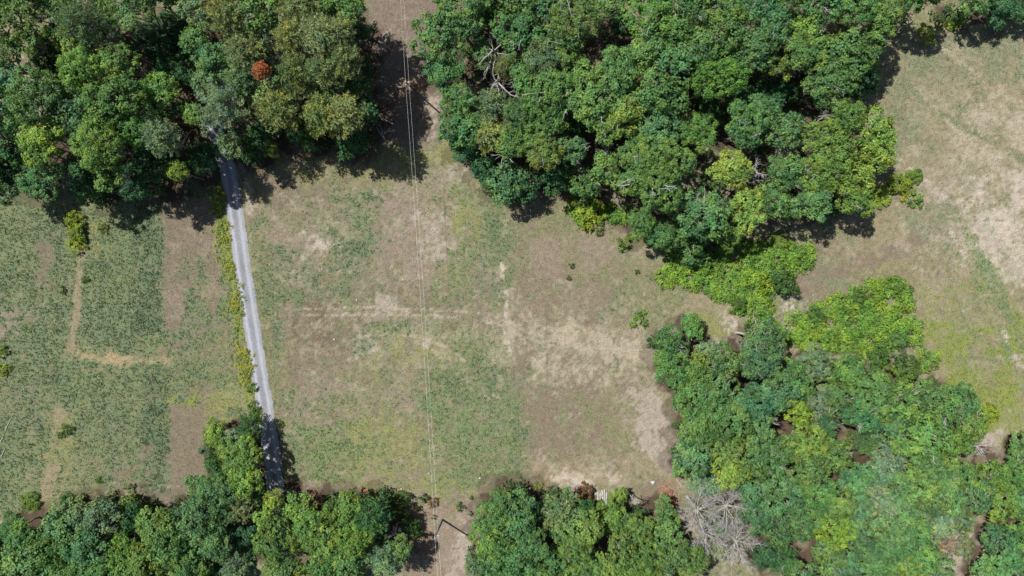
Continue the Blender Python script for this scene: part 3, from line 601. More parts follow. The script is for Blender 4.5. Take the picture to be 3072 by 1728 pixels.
 ('o',84.69,-32.02,2.83,6,'mid-green broadleaf tree, nearest above the bottom right corner'),
 ('g',62.67,-36.51,3.07,6,'grey-green broadleaf tree, second nearest below the white fallen log'),
 ('o',66.94,-37.86,3.07,6,'mid-green broadleaf tree, second nearest below right of the white fallen log'),
 ('o',70.76,-36.51,3.07,6,'mid-green broadleaf tree, second nearest above left of the tan scrub mound'),
 ('o',74.80,-35.61,3.07,6,'mid-green broadleaf tree, nearest above the tan scrub mound'),
 ('b',78.85,-35.39,3.07,6,'blue-green broadleaf tree above right of the tan scrub mound'),
 ('y',83.34,-36.06,3.07,6,'yellow-green broadleaf tree above the bottom right corner'),
 ('o',64.01,-40.78,3.07,6,'mid-green broadleaf tree, third nearest left of the tan scrub mound'),
 ('o',68.06,-41.68,3.07,6,'mid-green broadleaf tree, nearest above left of the tan scrub mound'),
 ('g',72.54,-40.13,2.85,5,'grey-green broadleaf tree above left of the tan scrub mound'),
 ('g',76.61,-39.45,2.85,5,'grey-green broadleaf tree above the tan scrub mound'),
 ('b',82.44,-42.81,3.07,6,'blue-green broadleaf tree, second nearest above left of the bottom right corner'),
 ('b',84.47,-46.40,3.07,6,'blue-green broadleaf tree, nearest above left of the bottom right corner'),
 ('o',64.69,-44.38,3.07,6,'mid-green broadleaf tree, second nearest left of the tan scrub mound'),
 ('o',68.96,-45.50,2.83,6,'mid-green broadleaf tree, nearest left of the tan scrub mound'),
 ('b',60.42,-44.83,3.07,6,'blue-green broadleaf tree, nearest left of the tan scrub mound'),
 ('o',53.80,-45.23,3.28,7,'mid-green broadleaf tree below left of the white fallen log'),
 ('b',57.05,-47.53,2.83,6,'blue-green broadleaf tree, second nearest left of the tan scrub mound'),
 ('o',62.22,-47.53,2.83,6,'mid-green broadleaf tree, fourth nearest left of the tan scrub mound'),
 ('y',66.94,-48.20,2.83,6,'yellow-green broadleaf tree below left of the tan scrub mound'),
 ('g',74.34,-48.33,2.63,4,'grey-green broadleaf tree, nearest below left of the tan scrub mound'),
 ('k',46.03,-46.18,2.83,6,'dark green conifer below right of the four grey bare trees'),
 ('d',42.92,-45.55,2.37,5,'dark shaded broadleaf tree below right of the four grey bare trees'),
 ('b',40.37,-34.52,3.03,8,'blue-green broadleaf tree above right of the four grey bare trees'),
 ('b',41.03,-37.85,2.80,8,'blue-green broadleaf tree, nearest right of the four grey bare trees'),
 ('y',29.93,-45.40,3.03,8,'yellow-green broadleaf tree below left of the four grey bare trees'),
 ('w',33.20,-33.57,2.61,5,'pale grey-green pine above the four grey bare trees'),
 ('k',34.99,-40.59,2.15,4,'small dark green conifer below left of the four grey bare trees'),
 ('w',34.76,-44.92,2.63,4,'pale grey-green pine below the four grey bare trees'),
 ('y',-26.71,-37.17,2.99,10,"yellow-green broadleaf tree, second nearest right of the road's lower end"),
 ('k',-22.84,-37.59,2.98,11,'dark green conifer left of the lower power pole'),
 ('y',-25.68,-41.08,3.20,11,'yellow-green broadleaf tree left of the lower power pole'),
 ('o',-26.99,-45.00,3.20,11,'mid-green broadleaf tree left of the lower power pole'),
 ('w',-21.01,-44.62,3.22,10,'pale grey-green pine below left of the lower power pole'),
 ('o',-18.61,-43.40,2.10,8,'small mid-green broadleaf tree left of the lower power pole'),
 ('o',-1.27,-35.19,2.76,10,'mid-green broadleaf tree, third nearest left of the grey-olive dome tree'),
 ('o',2.03,-35.85,2.55,9,'mid-green broadleaf tree, nearest left of the grey-olive dome tree'),
 ('o',-3.66,-37.15,2.75,11,'mid-green broadleaf tree, nearest right of the lower power pole'),
 ('o',0.70,-38.68,2.98,11,'mid-green broadleaf tree, second nearest left of the grey-olive dome tree'),
 ('o',-2.99,-41.04,3.41,12,'mid-green broadleaf tree, second nearest right of the lower power pole'),
 ('o',2.88,-41.73,2.98,11,'mid-green broadleaf tree below left of the grey-olive dome tree'),
 ('b',-4.97,-45.00,2.98,11,'blue-green broadleaf tree below right of the lower power pole'),
 ('o',0.26,-44.72,3.87,12,'broad mid-green broadleaf tree below left of the grey-olive dome tree'),
 ('w',7.77,-37.18,3.71,9,'grey-olive dome-shaped tree left of the stack of grey boards'),
 ('o',9.09,-40.71,2.55,9,'mid-green broadleaf tree, nearest below the grey-olive dome tree'),
 ('y',11.89,-39.36,2.53,10,'yellow-green broadleaf tree, nearest below right of the grey-olive dome tree'),
 ('y',10.35,-43.09,3.22,10,'yellow-green broadleaf tree, second nearest below right of the grey-olive dome tree'),
 ('o',6.62,-45.94,3.22,10,'mid-green broadleaf tree, second nearest below the grey-olive dome tree'),
 ('o',11.96,-46.67,2.78,9,'mid-green broadleaf tree below right of the grey-olive dome tree'),
 ('d',12.18,-37.86,2.01,6,'small dark shaded broadleaf tree below left of the stack of grey boards'),
 ('l',18.36,-35.82,1.91,4,'small bright lime-green broadleaf tree right of the stack of grey boards'),
 ('y',17.25,-38.75,2.81,7,'yellow-green broadleaf tree, nearest below right of the stack of grey boards'),
 ('y',20.92,-40.29,3.03,8,'yellow-green broadleaf tree below left of the red-brown brush heap'),
 ('y',18.14,-43.80,3.24,9,'yellow-green broadleaf tree, nearest below the stack of grey boards'),
 ('y',22.25,-44.51,2.80,8,'yellow-green broadleaf tree, nearest below the red-brown brush heap'),
 ('y',20.25,-47.40,2.80,8,'yellow-green broadleaf tree, second nearest below right of the stack of grey boards'),
 ('o',25.82,-37.19,1.90,5,'small mid-green broadleaf tree below the red-brown brush heap'),
 ('o',26.18,-40.76,2.58,7,'mid-green broadleaf tree below the red-brown brush heap'),
 ('o',26.91,-44.51,2.56,8,'mid-green broadleaf tree below left of the four grey bare trees'),
 ('w',25.67,-47.98,2.12,6,'small pale grey-green pine below left of the four grey bare trees'),
 ('o',28.31,-30.85,1.54,5,'small mid-green broadleaf tree above the red-brown brush heap'),
 ('y',14.92,-47.17,2.56,8,'yellow-green broadleaf tree, third nearest below right of the grey-olive dome tree'),
 ('l',-50.74,-24.75,2.26,5,"small bright lime-green broadleaf tree, second nearest above left of the road's lower end"),
 ('k',-44.59,-23.70,2.36,6,"dark green conifer above left of the road's lower end"),
 ('l',-44.32,-26.02,1.64,7,"small bright lime-green broadleaf tree, nearest above left of the road's lower end"),
 ('g',-47.35,-25.43,1.90,5,"small grey-green broadleaf tree above left of the road's lower end"),
 ('y',-48.19,-27.07,2.12,6,"small yellow-green broadleaf tree above left of the road's lower end"),
 ('y',-45.16,-28.74,2.80,8,"yellow-green broadleaf tree above left of the road's lower end"),
 ('l',-44.23,-31.22,2.90,9,"bright lime-green broadleaf tree above left of the road's lower end"),
 ('k',-51.27,-29.90,1.91,4,"small dark green conifer above left of the road's lower end"),
 ('k',-49.68,-32.18,1.91,4,"small dark green conifer, second nearest left of the road's lower end"),
 ('k',-47.58,-33.79,2.14,5,"small dark green conifer, nearest left of the road's lower end"),
 ('b',-52.59,-33.16,2.11,7,"small blue-green broadleaf tree left of the road's lower end"),
 ('b',-49.08,-34.31,3.01,9,"blue-green broadleaf tree left of the road's lower end"),
 ('b',-49.91,-37.57,4.32,12,"broad blue-green broadleaf tree left of the road's lower end"),
 ('p',-45.11,-36.51,2.55,9,"olive-brown pine left of the road's lower end"),
 ('o',-57.06,-38.87,3.87,12,"broad mid-green broadleaf tree left of the road's lower end"),
 ('d',-63.60,-38.51,2.80,8,'dark shaded broadleaf tree right of the bottom left corner'),
 ('g',-68.52,-38.04,3.45,10,'grey-green broadleaf tree, second nearest above right of the bottom left corner'),
 ('g',-74.71,-37.86,2.58,7,'grey-green broadleaf tree, nearest above right of the bottom left corner'),
 ('b',-74.44,-39.80,2.99,10,'blue-green broadleaf tree above right of the bottom left corner'),
 ('d',-83.14,-40.29,2.80,8,'dark shaded broadleaf tree, second nearest above the bottom left corner'),
 ('o',-78.99,-41.51,2.98,11,'mid-green broadleaf tree above right of the bottom left corner'),
 ('o',-74.60,-42.99,3.18,12,'mid-green broadleaf tree, second nearest right of the bottom left corner'),
 ('b',-68.97,-42.55,3.41,12,'blue-green broadleaf tree, nearest right of the bottom left corner'),
 ('y',-63.30,-43.04,2.98,11,'yellow-green broadleaf tree right of the bottom left corner'),
 ('o',-54.46,-41.90,3.18,12,"mid-green broadleaf tree, second nearest below left of the road's lower end"),
 ('b',-48.04,-41.51,2.98,11,"blue-green broadleaf tree below left of the road's lower end"),
 ('o',-53.05,-45.00,3.43,11,"mid-green broadleaf tree, nearest below left of the road's lower end"),
 ('y',-58.79,-44.94,3.41,12,"yellow-green broadleaf tree below left of the road's lower end"),
 ('o',-66.13,-46.09,2.98,11,'mid-green broadleaf tree, fifth nearest right of the bottom left corner'),
 ('o',-72.02,-46.09,3.20,11,'mid-green broadleaf tree, fourth nearest right of the bottom left corner'),
 ('o',-78.72,-45.37,3.64,12,'mid-green broadleaf tree, nearest right of the bottom left corner'),
 ('d',-85.56,-43.28,2.58,6.75,'dark shaded broadleaf tree, nearest above the bottom left corner'),
 ('d',-85.79,-47.31,2.58,6.75,'dark shaded broadleaf tree below left of the bottom left corner'),
 ('d',-44.05,-41.40,2.56,8,"dark shaded broadleaf tree, nearest below left of the road's lower end"),
 ('d',-44.10,-45.01,2.11,7,"small dark shaded broadleaf tree below left of the road's lower end"),
 ('w',-44.71,-45.80,3.41,12,"pale grey-green pine below left of the road's lower end"),
 ('l',-39.61,-35.41,2.10,8,"small bright lime-green broadleaf tree below left of the road's lower end"),
 ('l',-40.01,-37.82,2.53,10,"bright lime-green broadleaf tree below left of the road's lower end"),
 ('y',-38.43,-41.25,3.64,12,"yellow-green broadleaf tree, nearest below the road's lower end"),
 ('y',-35.84,-37.40,2.56,8,"yellow-green broadleaf tree, nearest below right of the road's lower end"),
 ('y',-34.08,-39.58,2.99,10,"yellow-green broadleaf tree, second nearest below right of the road's lower end"),
 ('y',-30.10,-37.62,2.55,9,"yellow-green broadleaf tree, nearest right of the road's lower end"),
 ('y',-30.60,-41.30,2.75,11,"yellow-green broadleaf tree, third nearest below right of the road's lower end"),
 ('o',-37.36,-45.87,3.20,11,"mid-green broadleaf tree below the road's lower end"),
 ('o',-30.39,-45.65,3.20,11,"mid-green broadleaf tree below right of the road's lower end"),
 ('d',-42.80,-36.06,1.65,6,"small dark shaded broadleaf tree left of the road's lower end"),
 ('o',-73.92,45.02,3.16,23.75,'mid-green broadleaf tree above right of the top left corner'),
 ('d',-72.32,46.90,3.31,16.875,'dark shaded broadleaf tree, second nearest right of the top left corner'),
 ('b',-64.69,45.22,3.16,23.75,'blue-green broadleaf tree, second nearest right of the top left corner'),
 ('o',-59.98,45.40,3.19,22.5,'mid-green broadleaf tree, nearest right of the top left corner'),
 ('d',-54.18,47.76,3.14,14.0625,'dark shaded broadleaf tree above left of the bare grey pine skeleton'),
 ('o',-54.77,46.19,2.79,21.25,'mid-green broadleaf tree above left of the bare grey pine skeleton'),
 ('p',-40.90,46.24,3.03,19.72,'olive-brown pine above the bare grey pine skeleton'),
 ('g',-36.02,46.39,2.84,18.56,'grey-green broadleaf tree, second nearest above the bare grey pine skeleton'),
 ('p',-29.99,46.81,3.05,18.56,'olive-brown pine, second nearest above right of the bare grey pine skeleton'),
 ('b',-80.48,39.04,3.21,21.25,'blue-green broadleaf tree below left of the top left corner'),
 ('o',-80.94,23.94,3.24,20,'mid-green broadleaf tree left of the brightest lime tree'),
 ('d',-84.40,19.00,3.16,13.125,'dark shaded broadleaf tree, second nearest left of the brightest lime tree'),
 ('d',-53.19,40.12,2.74,11.25,'dark shaded broadleaf tree, nearest left of the bare grey pine skeleton'),
 ('d',-52.97,35.12,2.74,11.25,"dark shaded broadleaf tree, nearest above left of the road's upper end"),
 ('d',-64.99,40.54,2.73,12.1875,'dark shaded broadleaf tree, third nearest right of the top left corner'),
 ('d',-72.12,35.12,2.74,11.25,'dark shaded broadleaf tree above the brightest lime tree'),
 ('d',-74.08,26.13,2.53,10.3125,'dark shaded broadleaf tree above right of the brightest lime tree'),
 ('d',-79.74,26.41,3.20,11.25,'dark shaded broadleaf tree above left of the brightest lime tree'),
 ('d',-75.82,36.86,2.74,11.25,'dark shaded broadleaf tree, second nearest below right of the top left corner'),
 ('o',-10.31,47.17,3.10,16,'mid-green broadleaf tree left of the top centre of the photo'),
 ('d',-3.00,48.39,2.97,11.25,'dark shaded broadleaf tree above left of the top centre of the photo'),
 ('o',-0.59,47.59,3.10,16,'mid-green broadleaf tree above the top centre of the photo'),
 ('o',9.69,47.07,3.30,17,'mid-green broadleaf tree, nearest right of the top centre of the photo'),
 ('b',18.20,47.17,3.10,16,'blue-green broadleaf tree, second nearest right of the top centre of the photo'),
 ('d',10.96,35.94,2.57,7.5,'dark shaded broadleaf tree right of the white-limbed dead tree'),
 ('d',10.29,28.36,2.57,7.5,'dark shaded broadleaf tree, second nearest above right of the star-shaped white snag'),
 ('d',3.18,29.84,2.35,6.75,'dark shaded broadleaf tree, nearest above right of the star-shaped white snag'),
 ('d',21.43,29.92,2.57,7.5,'dark shaded broadleaf tree, nearest above the largest oak above the field'),
 ('o',30.80,46.86,3.30,17,'mid-green broadleaf tree, third nearest above left of the crown with twin white limbs'),
 ('y',36.68,47.07,3.30,17,'yellow-green broadleaf tree, second nearest above left of the crown with twin white limbs'),
 ('o',43.39,46.86,3.30,17,'mid-green broadleaf tree, third nearest above the crown with twin white limbs'),
 ('o',51.06,47.38,3.33,16,'mid-green broadleaf tree, second nearest above the crown with twin white limbs'),
 ('b',55.92,47.17,3.10,16,'blue-green broadleaf tree above right of the crown with twin white limbs'),
 ('d',38.44,31.63,2.82,6.75,'dark shaded broadleaf tree, third nearest left of the crown with twin white limbs'),
 ('d',42.69,30.51,2.58,6.75,'dark shaded broadleaf tree, second nearest left of the crown with twin white limbs'),
 ('d',51.19,37.89,2.35,6.75,'dark shaded broadleaf tree above the crown with twin white limbs'),
 ('o',87.39,-27.52,2.83,6,'mid-green broadleaf tree, second nearest above the bottom right corner'),
 ('b',87.61,-36.51,3.07,6,'blue-green broadleaf tree above the bottom right corner'),
 ('o',87.61,-41.68,2.83,6,'mid-green broadleaf tree above right of the bottom right corner'),
 ('o',87.61,-47.75,2.83,6,'mid-green broadleaf tree right of the bottom right corner'),
 ('o',-85.53,-43.91,2.98,11,'mid-green broadleaf tree above left of the bottom left corner'),
 ('o',-80.45,-48.19,2.96,12,'mid-green broadleaf tree below right of the bottom left corner'),
 ('o',-73.95,-48.19,3.18,12,'mid-green broadleaf tree, third nearest right of the bottom left corner'),
 ('b',-67.66,-48.49,3.20,11,'blue-green broadleaf tree, second nearest right of the bottom left corner'),
 ('o',-61.17,-48.19,3.18,12,'mid-green broadleaf tree, sixth nearest right of the bottom left corner'),
 ('o',-55.23,-48.27,3.20,11,"mid-green broadleaf tree, third nearest below left of the road's lower end"),
 ('d',-50.20,-49.32,3.26,8.25,"dark shaded broadleaf tree, second nearest below left of the road's lower end"),
 ('y',-34.09,-48.27,3.20,11,"yellow-green broadleaf tree, second nearest below the road's lower end"),
 ('o',-2.35,-48.49,3.20,11,'mid-green broadleaf tree below right of the lower power pole'),
 ('o',3.53,-48.27,3.20,11,'mid-green broadleaf tree, third nearest below the grey-olive dome tree'),
 ('y',9.48,-48.79,2.99,10,'yellow-green broadleaf tree below the grey-olive dome tree'),
 ('y',17.04,-49.09,3.01,9,'yellow-green broadleaf tree, second nearest below the stack of grey boards'),
 ('y',23.14,-49.39,2.80,8,'yellow-green broadleaf tree, second nearest below the red-brown brush heap'),
 ('o',48.88,-49.25,3.05,7,'mid-green broadleaf tree below right of the four grey bare trees'),
 ('b',54.80,-49.77,3.07,6,'blue-green broadleaf tree, third nearest left of the tan scrub mound'),
 ('o',64.01,-50.00,3.07,6,'mid-green broadleaf tree below left of the tan scrub mound'),
 ('g',70.51,-50.30,2.85,5,'grey-green broadleaf tree, second nearest below left of the tan scrub mound'),
 ('o',80.65,-49.55,3.07,6,'mid-green broadleaf tree below left of the bottom right corner'),
 ('y',-67.17,-34.80,0.73,1.2,'small yellow-green broadleaf tree below the tan straw band'),
 ('y',-66.85,-37.17,1.21,2,'small yellow-green broadleaf tree above right of the bottom left corner'),
 ('k',-76.53,-36.61,1.44,3.5,'small dark green conifer above right of the bottom left corner'),
 ('r',-37.34,32.38,1.34,19.5,'rust-brown dead pine in the middle of the pine stand'),
]
SHRUBS = [
 ('dark',47.22,0.79,2.41,3.6,'dark green shrub below right of the narrow bramble thicket'),
 ('lime',43.98,0.80,1.38,2.5,'bright yellow-green shrub below right of the narrow bramble thicket'),
 ('dark',63.61,-11.85,2.18,3.2,'dark green shrub, nearest below right of the broad bramble thicket'),
 ('dark',68.44,-13.92,2.18,3.2,'dark green shrub, third nearest below right of the broad bramble thicket'),
 ('dark',66.77,-9.34,1.73,2.6,'dark green shrub, second nearest below right of the broad bramble thicket'),
 ('grey',67.63,-11.68,1.39,2,'grey-green shrub below right of the broad bramble thicket'),
 ('dark',53.01,-4.74,1.50,2.3,'dark green shrub left of the broad bramble thicket'),
 ('dark',60.19,-2.20,1.62,2.2,'dark green shrub above the broad bramble thicket'),
 ('green',66.65,0.57,1.62,2.2,'green shrub above right of the broad bramble thicket'),
 ('green',39.42,-2.90,1.73,2.2,'green shrub below the narrow bramble thicket'),
 ('green',45.88,2.87,1.38,2.2,'green shrub right of the narrow bramble thicket'),
 ('green',46.42,7.50,1.85,1.8,'green shrub above right of the narrow bramble thicket'),
 ('green',34.37,4.72,1.62,2,'green shrub, nearest left of the narrow bramble thicket'),
 ('lime',67.74,17.90,2.31,1.6,'bright yellow-green shrub, second nearest below right of the bleached-branch oak'),
 ('green',70.47,19.56,1.62,1,'green shrub, nearest below right of the bleached-branch oak'),
 ('lime',64.61,15.86,1.85,1.2,'bright yellow-green shrub, nearest below right of the bleached-branch oak'),
 ('green',70.70,15.41,1.39,1,'green shrub, second nearest below right of the bleached-branch oak'),
 ('lime',-76.10,9.13,1.74,1.6,"bright yellow-green shrub above the grass track's start"),
 ('lime',-76.38,11.89,1.73,1.8,"bright yellow-green shrub above left of the grass track's end"),
 ('lime',-76.08,7.29,1.27,1.3,"bright yellow-green shrub above left of the grass track's start"),
 ('green',-71.76,10.54,0.81,1,"green shrub above right of the grass track's end"),
 ('dark',-74.84,1.50,0.65,0.8,"tiny dark green shrub below the grass track's start"),
 ('grey',-78.91,-0.48,0.65,0.8,"tiny grey-green shrub below left of the grass track's start"),
 ('lime',-89.32,-11.02,0.93,1.2,"bright yellow-green shrub below left of the grass track's start"),
 ('lime',-88.85,-14.26,1.04,1.2,'bright yellow-green shrub left of the tan straw band'),
 ('dark',-51.54,15.86,1.04,1.2,"dark green shrub below the road's upper end"),
 ('lime',-51.82,13.79,0.93,1,"bright yellow-green shrub below the road's upper end"),
 ('dark',10.37,3.93,0.46,0.9,'tiny dark green shrub, nearest below left of the largest oak above the field'),
 ('dark',9.84,1.73,0.39,0.8,'tiny dark green shrub, second nearest below left of the largest oak above the field'),
 ('grey',21.87,2.89,0.42,0.8,'tiny grey-green shrub below the largest oak above the field'),
 ('green',15.10,9.95,0.79,1.3,'tiny green shrub below left of the largest oak above the field'),
 ('green',19.48,7.74,1.16,1.6,'green shrub below the largest oak above the field'),
 ('lime',13.42,13.25,2.54,2.4,'bright yellow-green shrub, second nearest below left of the largest oak above the field'),
 ('lime',11.82,15.34,1.85,2.2,'bright yellow-green shrub left of the largest oak above the field'),
 ('lime',14.16,11.90,1.39,1.6,'bright yellow-green shrub, third nearest below left of the largest oak above the field'),
 ('lime',16.71,13.30,1.16,1.5,'bright yellow-green shrub, nearest below left of the largest oak above the field'),
 ('green',29.36,5.64,1.85,2.2,'green shrub, second nearest left of the narrow bramble thicket'),
 ('green',22.32,-5.46,1.39,0.9,'green shrub left of the pale soil hollow'),
 ('lime',26.73,0.80,1.16,0.9,'bright yellow-green shrub above left of the pale soil hollow'),
 ('dark',-18.86,-36.77,1.43,2.4,'dark green shrub above left of the lower power pole'),
 ('dark',-17.69,-41.34,1.84,2.6,'dark green shrub, second nearest left of the lower power pole'),
 ('green',-19.60,-38.94,1.27,1.8,'green shrub above left of the lower power pole'),
 ('dark',-16.83,-42.41,1.27,1.8,'dark green shrub, nearest left of the lower power pole'),
 ('dark',-21.06,-36.52,0.65,1,'tiny dark green shrub, second nearest above left of the lower power pole'),
 ('dark',-15.38,-36.75,0.74,1,'tiny dark green shrub, second nearest above the lower power pole'),
 ('rust',-13.98,-37.55,0.93,1.1,'rusty brown shrub above the lower power pole'),
 ('dark',-9.22,-38.21,0.63,1.3,'tiny dark green shrub, nearest above right of the lower power pole'),
 ('dark',-16.44,-38.64,0.42,0.8,'tiny dark green shrub, nearest above left of the lower power pole'),
 ('dark',-7.16,-36.86,0.35,0.6,'tiny dark green shrub, second nearest above right of the lower power pole'),
 ('grey',-7.38,-39.57,0.37,0.8,'tiny grey-green shrub above right of the lower power pole'),
 ('dark',-13.66,-40.18,0.42,0.6,'tiny dark green shrub, nearest above the lower power pole'),
 ('green',1.90,-34.94,0.51,0.7,'tiny green shrub above left of the grey-olive dome tree'),
 ('lime',4.58,-34.72,0.70,0.6,'tiny bright yellow-green shrub left of the pale sandy patch'),
 ('rust',13.00,-35.62,1.50,1.6,'rusty brown shrub left of the stack of grey boards'),
 ('grey',8.12,-36.57,2.08,2.2,'grey-green shrub below left of the pale sandy patch'),
 ('rust',-22.65,-36.23,1.04,1.4,'rusty brown shrub, nearest above left of the lower power pole'),
 ('rust',-24.25,-36.66,1.39,1.6,'rusty brown shrub, second nearest above left of the lower power pole'),
 ('green',26.72,-36.98,0.93,1,'green shrub below left of the red-brown brush heap'),
 ('grey',86.29,-42.92,1.39,1.5,'grey-green shrub above the bottom right corner'),
 ('lime',82.94,-22.07,1.85,1.8,'bright yellow-green shrub, second nearest right of the white fallen log'),
 ('green',88.57,-27.87,1.85,1.6,'green shrub above the bottom right corner'),
 ('lime',75.87,-28.11,1.39,1.5,'bright yellow-green shrub, nearest right of the white fallen log'),
 ('green',69.25,-39.97,1.16,1.2,'green shrub above left of the tan scrub mound'),
 ('tan',76.41,-44.91,1.62,2,'dry tan shrub above left of the tan scrub mound'),
 ('grey',79.01,-45.18,2.08,1.8,'grey-green shrub right of the tan scrub mound'),
 ('tan',63.63,-29.28,1.39,1.4,'dry tan shrub above right of the white fallen log'),
 ('green',-45.55,-17.50,0.93,1,"green shrub below the gravel road's middle"),
 ('dark',-45.34,-20.76,0.93,0.9,"dark green shrub, second nearest above the road's lower end"),
 ('dark',-45.23,-22.15,0.88,0.9,"dark green shrub, nearest above the road's lower end"),
 ('grey',-53.35,-28.12,1.62,1.4,"grey-green shrub above left of the road's lower end"),
 ('dark',-78.06,-24.93,0.93,0.9,'dark green shrub below left of the tan straw band'),
 ('dark',-79.17,-25.77,0.58,0.7,'tiny dark green shrub below left of the tan straw band'),
 ('green',-72.55,-33.66,0.60,0.7,'tiny green shrub below the tan straw band'),
 ('green',-67.19,-37.35,1.27,1.6,'green shrub above right of the bottom left corner'),
 ('grey',-69.53,-38.30,1.39,1.5,'grey-green shrub above right of the bottom left corner'),
 ('green',-84.29,-37.22,1.62,1,'green shrub above the bottom left corner'),
 ('rust',-34.39,-37.65,1.39,1.2,"rusty brown shrub right of the road's lower end"),
 ('green',-40.52,-23.80,0.42,0.6,"tiny green shrub above the road's lower end"),
 ('lime',77.46,46.95,1.86,0.9,'bright yellow-green shrub, nearest left of the top right corner'),
 ('lime',72.85,43.96,1.39,0.8,'bright yellow-green shrub, second nearest left of the top right corner'),
 ('lime',62.65,38.26,1.16,1.6,'bright yellow-green shrub right of the crown with twin white limbs'),
]
DEAD = [
 ('a',-38.06,37.20,2.67,14,'bare grey tree skeleton just above the rust-brown dead pine'),
 ('b',-44.17,33.35,1.48,15,'bare grey dead treetop left of the rust-brown dead pine'),
 ('b',-43.70,25.61,2.03,5,"bare grey dead treetop right of the road's upper end"),
 ('b',-76.68,44.45,1.28,14,'bare grey dead treetop right of the top left corner'),
 ('c',-3.35,39.07,4.03,15,'white-limbed dead tree standing tall near the upper power pole'),
 ('d',-3.61,33.79,4.72,13,'dead tree with crooked bare white limbs below the white-limbed dead tree'),
 ('e',-1.47,20.72,2.05,12,'star-shaped white snag at the edge of the wood above the field'),
 ('b',15.38,21.83,1.52,11,'bare grey dead treetop left of the largest oak above the field'),
 ('b',7.56,24.99,1.07,13,'bare grey dead treetop above right of the star-shaped white snag'),
 ('b',-7.62,32.70,1.09,10,'bare grey dead treetop below left of the white-limbed dead tree'),
 ('d',38.65,20.18,2.59,12,'dead tree with crooked bare white limbs right of the largest oak above the field'),
 ('a',44.12,21.40,2.39,11,'grey dead tree with many fine bare branches below left of the bleached-branch oak'),
 ('d',53.64,26.70,4.08,13,'dead tree with crooked bare white limbs left of the bleached-branch oak'),
 ('b',52.91,23.42,2.38,12,'bare grey dead treetop below the bleached-branch oak'),
 ('d',45.86,34.88,1.74,11,'dead tree with crooked bare white limbs left of the crown with twin white limbs'),
 ('b',32.60,37.20,0.96,14,'bare grey dead treetop left of the crown with twin white limbs'),
 ('d',50.32,33.15,1.95,12,'dead tree with crooked bare white limbs above right of the crown with twin white limbs'),
 ('b',32.15,13.37,1.96,11,'bare grey dead treetop below right of the largest oak above the field'),
 ('d',39.40,-7.83,3.31,9,'dead tree with crooked bare white limbs right of the pale soil hollow'),
 ('d',34.55,-12.10,2.88,8,'dead tree with crooked bare white limbs below the pale soil hollow'),
 ('d',48.90,-14.49,1.80,6,'dead tree with crooked bare white limbs below left of the broad bramble thicket'),
 ('b',20.25,-35.58,0.90,6,'bare grey dead treetop right of the stack of grey boards'),
 ('a',30.80,-36.68,3.75,9,'grey dead tree with many fine bare branches above left of the four grey bare trees'),
 ('a',36.53,-36.46,4.19,9,'grey dead tree with many fine bare branches above right of the four grey bare trees'),
 ('a',37.65,-42.90,4.21,8,'grey dead tree with many fine bare branches below right of the four grey bare trees'),
 ('a',33.20,-41.83,3.35,7,'grey dead tree with many fine bare branches below left of the four grey bare trees'),
 ('b',51.28,-18.62,1.79,7,'bare grey dead treetop above left of the white fallen log'),
 ('b',42.48,-21.47,1.54,9,'bare grey dead treetop below right of the pale soil hollow'),
 ('b',79.29,-27.38,2.50,4,'bare grey dead treetop right of the white fallen log'),
 ('e',57.52,-23.64,1.00,7,'bare white snag above left of the white fallen log'),
 ('b',-20.16,-41.64,1.57,6,'bare grey dead treetop left of the lower power pole'),
 ('a',-32.28,-41.65,1.96,11,"grey dead tree with many fine bare branches below right of the road's lower end"),
 ('b',-35.12,-38.02,1.33,8,"bare grey dead treetop below right of the road's lower end"),
]
THICKETS = [
 ('bramble_thicket',[[(17.2,12.5),(21.3,10.2),(26.6,7.0),(30.7,7.0),(28.9,9.6),(24.3,10.8),(20.2,13.1)],[(14.9,13.1),(9.6,15.5),(10.2,12.5),(12.5,11.4),(15.5,11.7),(17.8,13.1),(16.6,15.5)],[(26.6,5.5),(30.1,7.6),(34.2,6.4),(38.9,7.6),(44.8,8.1),(50.0,8.4),(53.5,7.0),(52.4,3.8),(50.0,1.7),(46.5,0.2),(45.6,-2.1),(45.6,-5.3),(46.5,-7.1),(42.4,-8.0),(38.9,-4.2),(38.0,-1.5),(33.0,-1.2),(28.9,0.2),(25.7,2.0)]],'bright green bramble thicket reaching from the wood down to the bare soil hollow',[0.8, 0.9, 1.5],(.155,.285,.05),60),
 ('bramble_thicket',[[(67.0,2.0),(69.7,-0.6),(70.2,-4.2),(72.0,-8.3),(71.7,-9.7),(68.2,-10.9),(66.5,-11.5),(62.6,-11.8),(56.8,-11.5),(51.2,-10.6),(47.7,-8.6),(47.1,-7.1),(48.6,-4.8),(52.1,-3.0),(55.6,-1.5),(60.3,0.2)]],'broad yellow-green bramble thicket in the right field above the lower wood',[1.7],(.165,.29,.05),61),
 ('bramble_thicket',[[(71.1,-10.9),(74.7,-11.5),(75.5,-12.9),(73.5,-14.4),(71.1,-13.5)]],'low bramble patch at the lower right corner of the broad thicket',[0.7],(.17,.28,.055),62),
]
VERGE = [(-52.0,17.8),(-51.2,13.1),(-50.6,8.4),(-49.6,3.8),(-49.0,-0.9),(-48.0,-5.6),(-47.3,-10.3),(-46.8,-15.0),(-45.9,-19.7),(-45.2,-23.2)]
POLES = [(-17.32,33.61,-17.11,34.69,8.8,'dark wooden utility pole in the shaded cutting beside the pine stand'),(-12.54,-40.56,-12.19,-40.72,8.8,'dark wooden utility pole with long shadow in the lower clearing')]
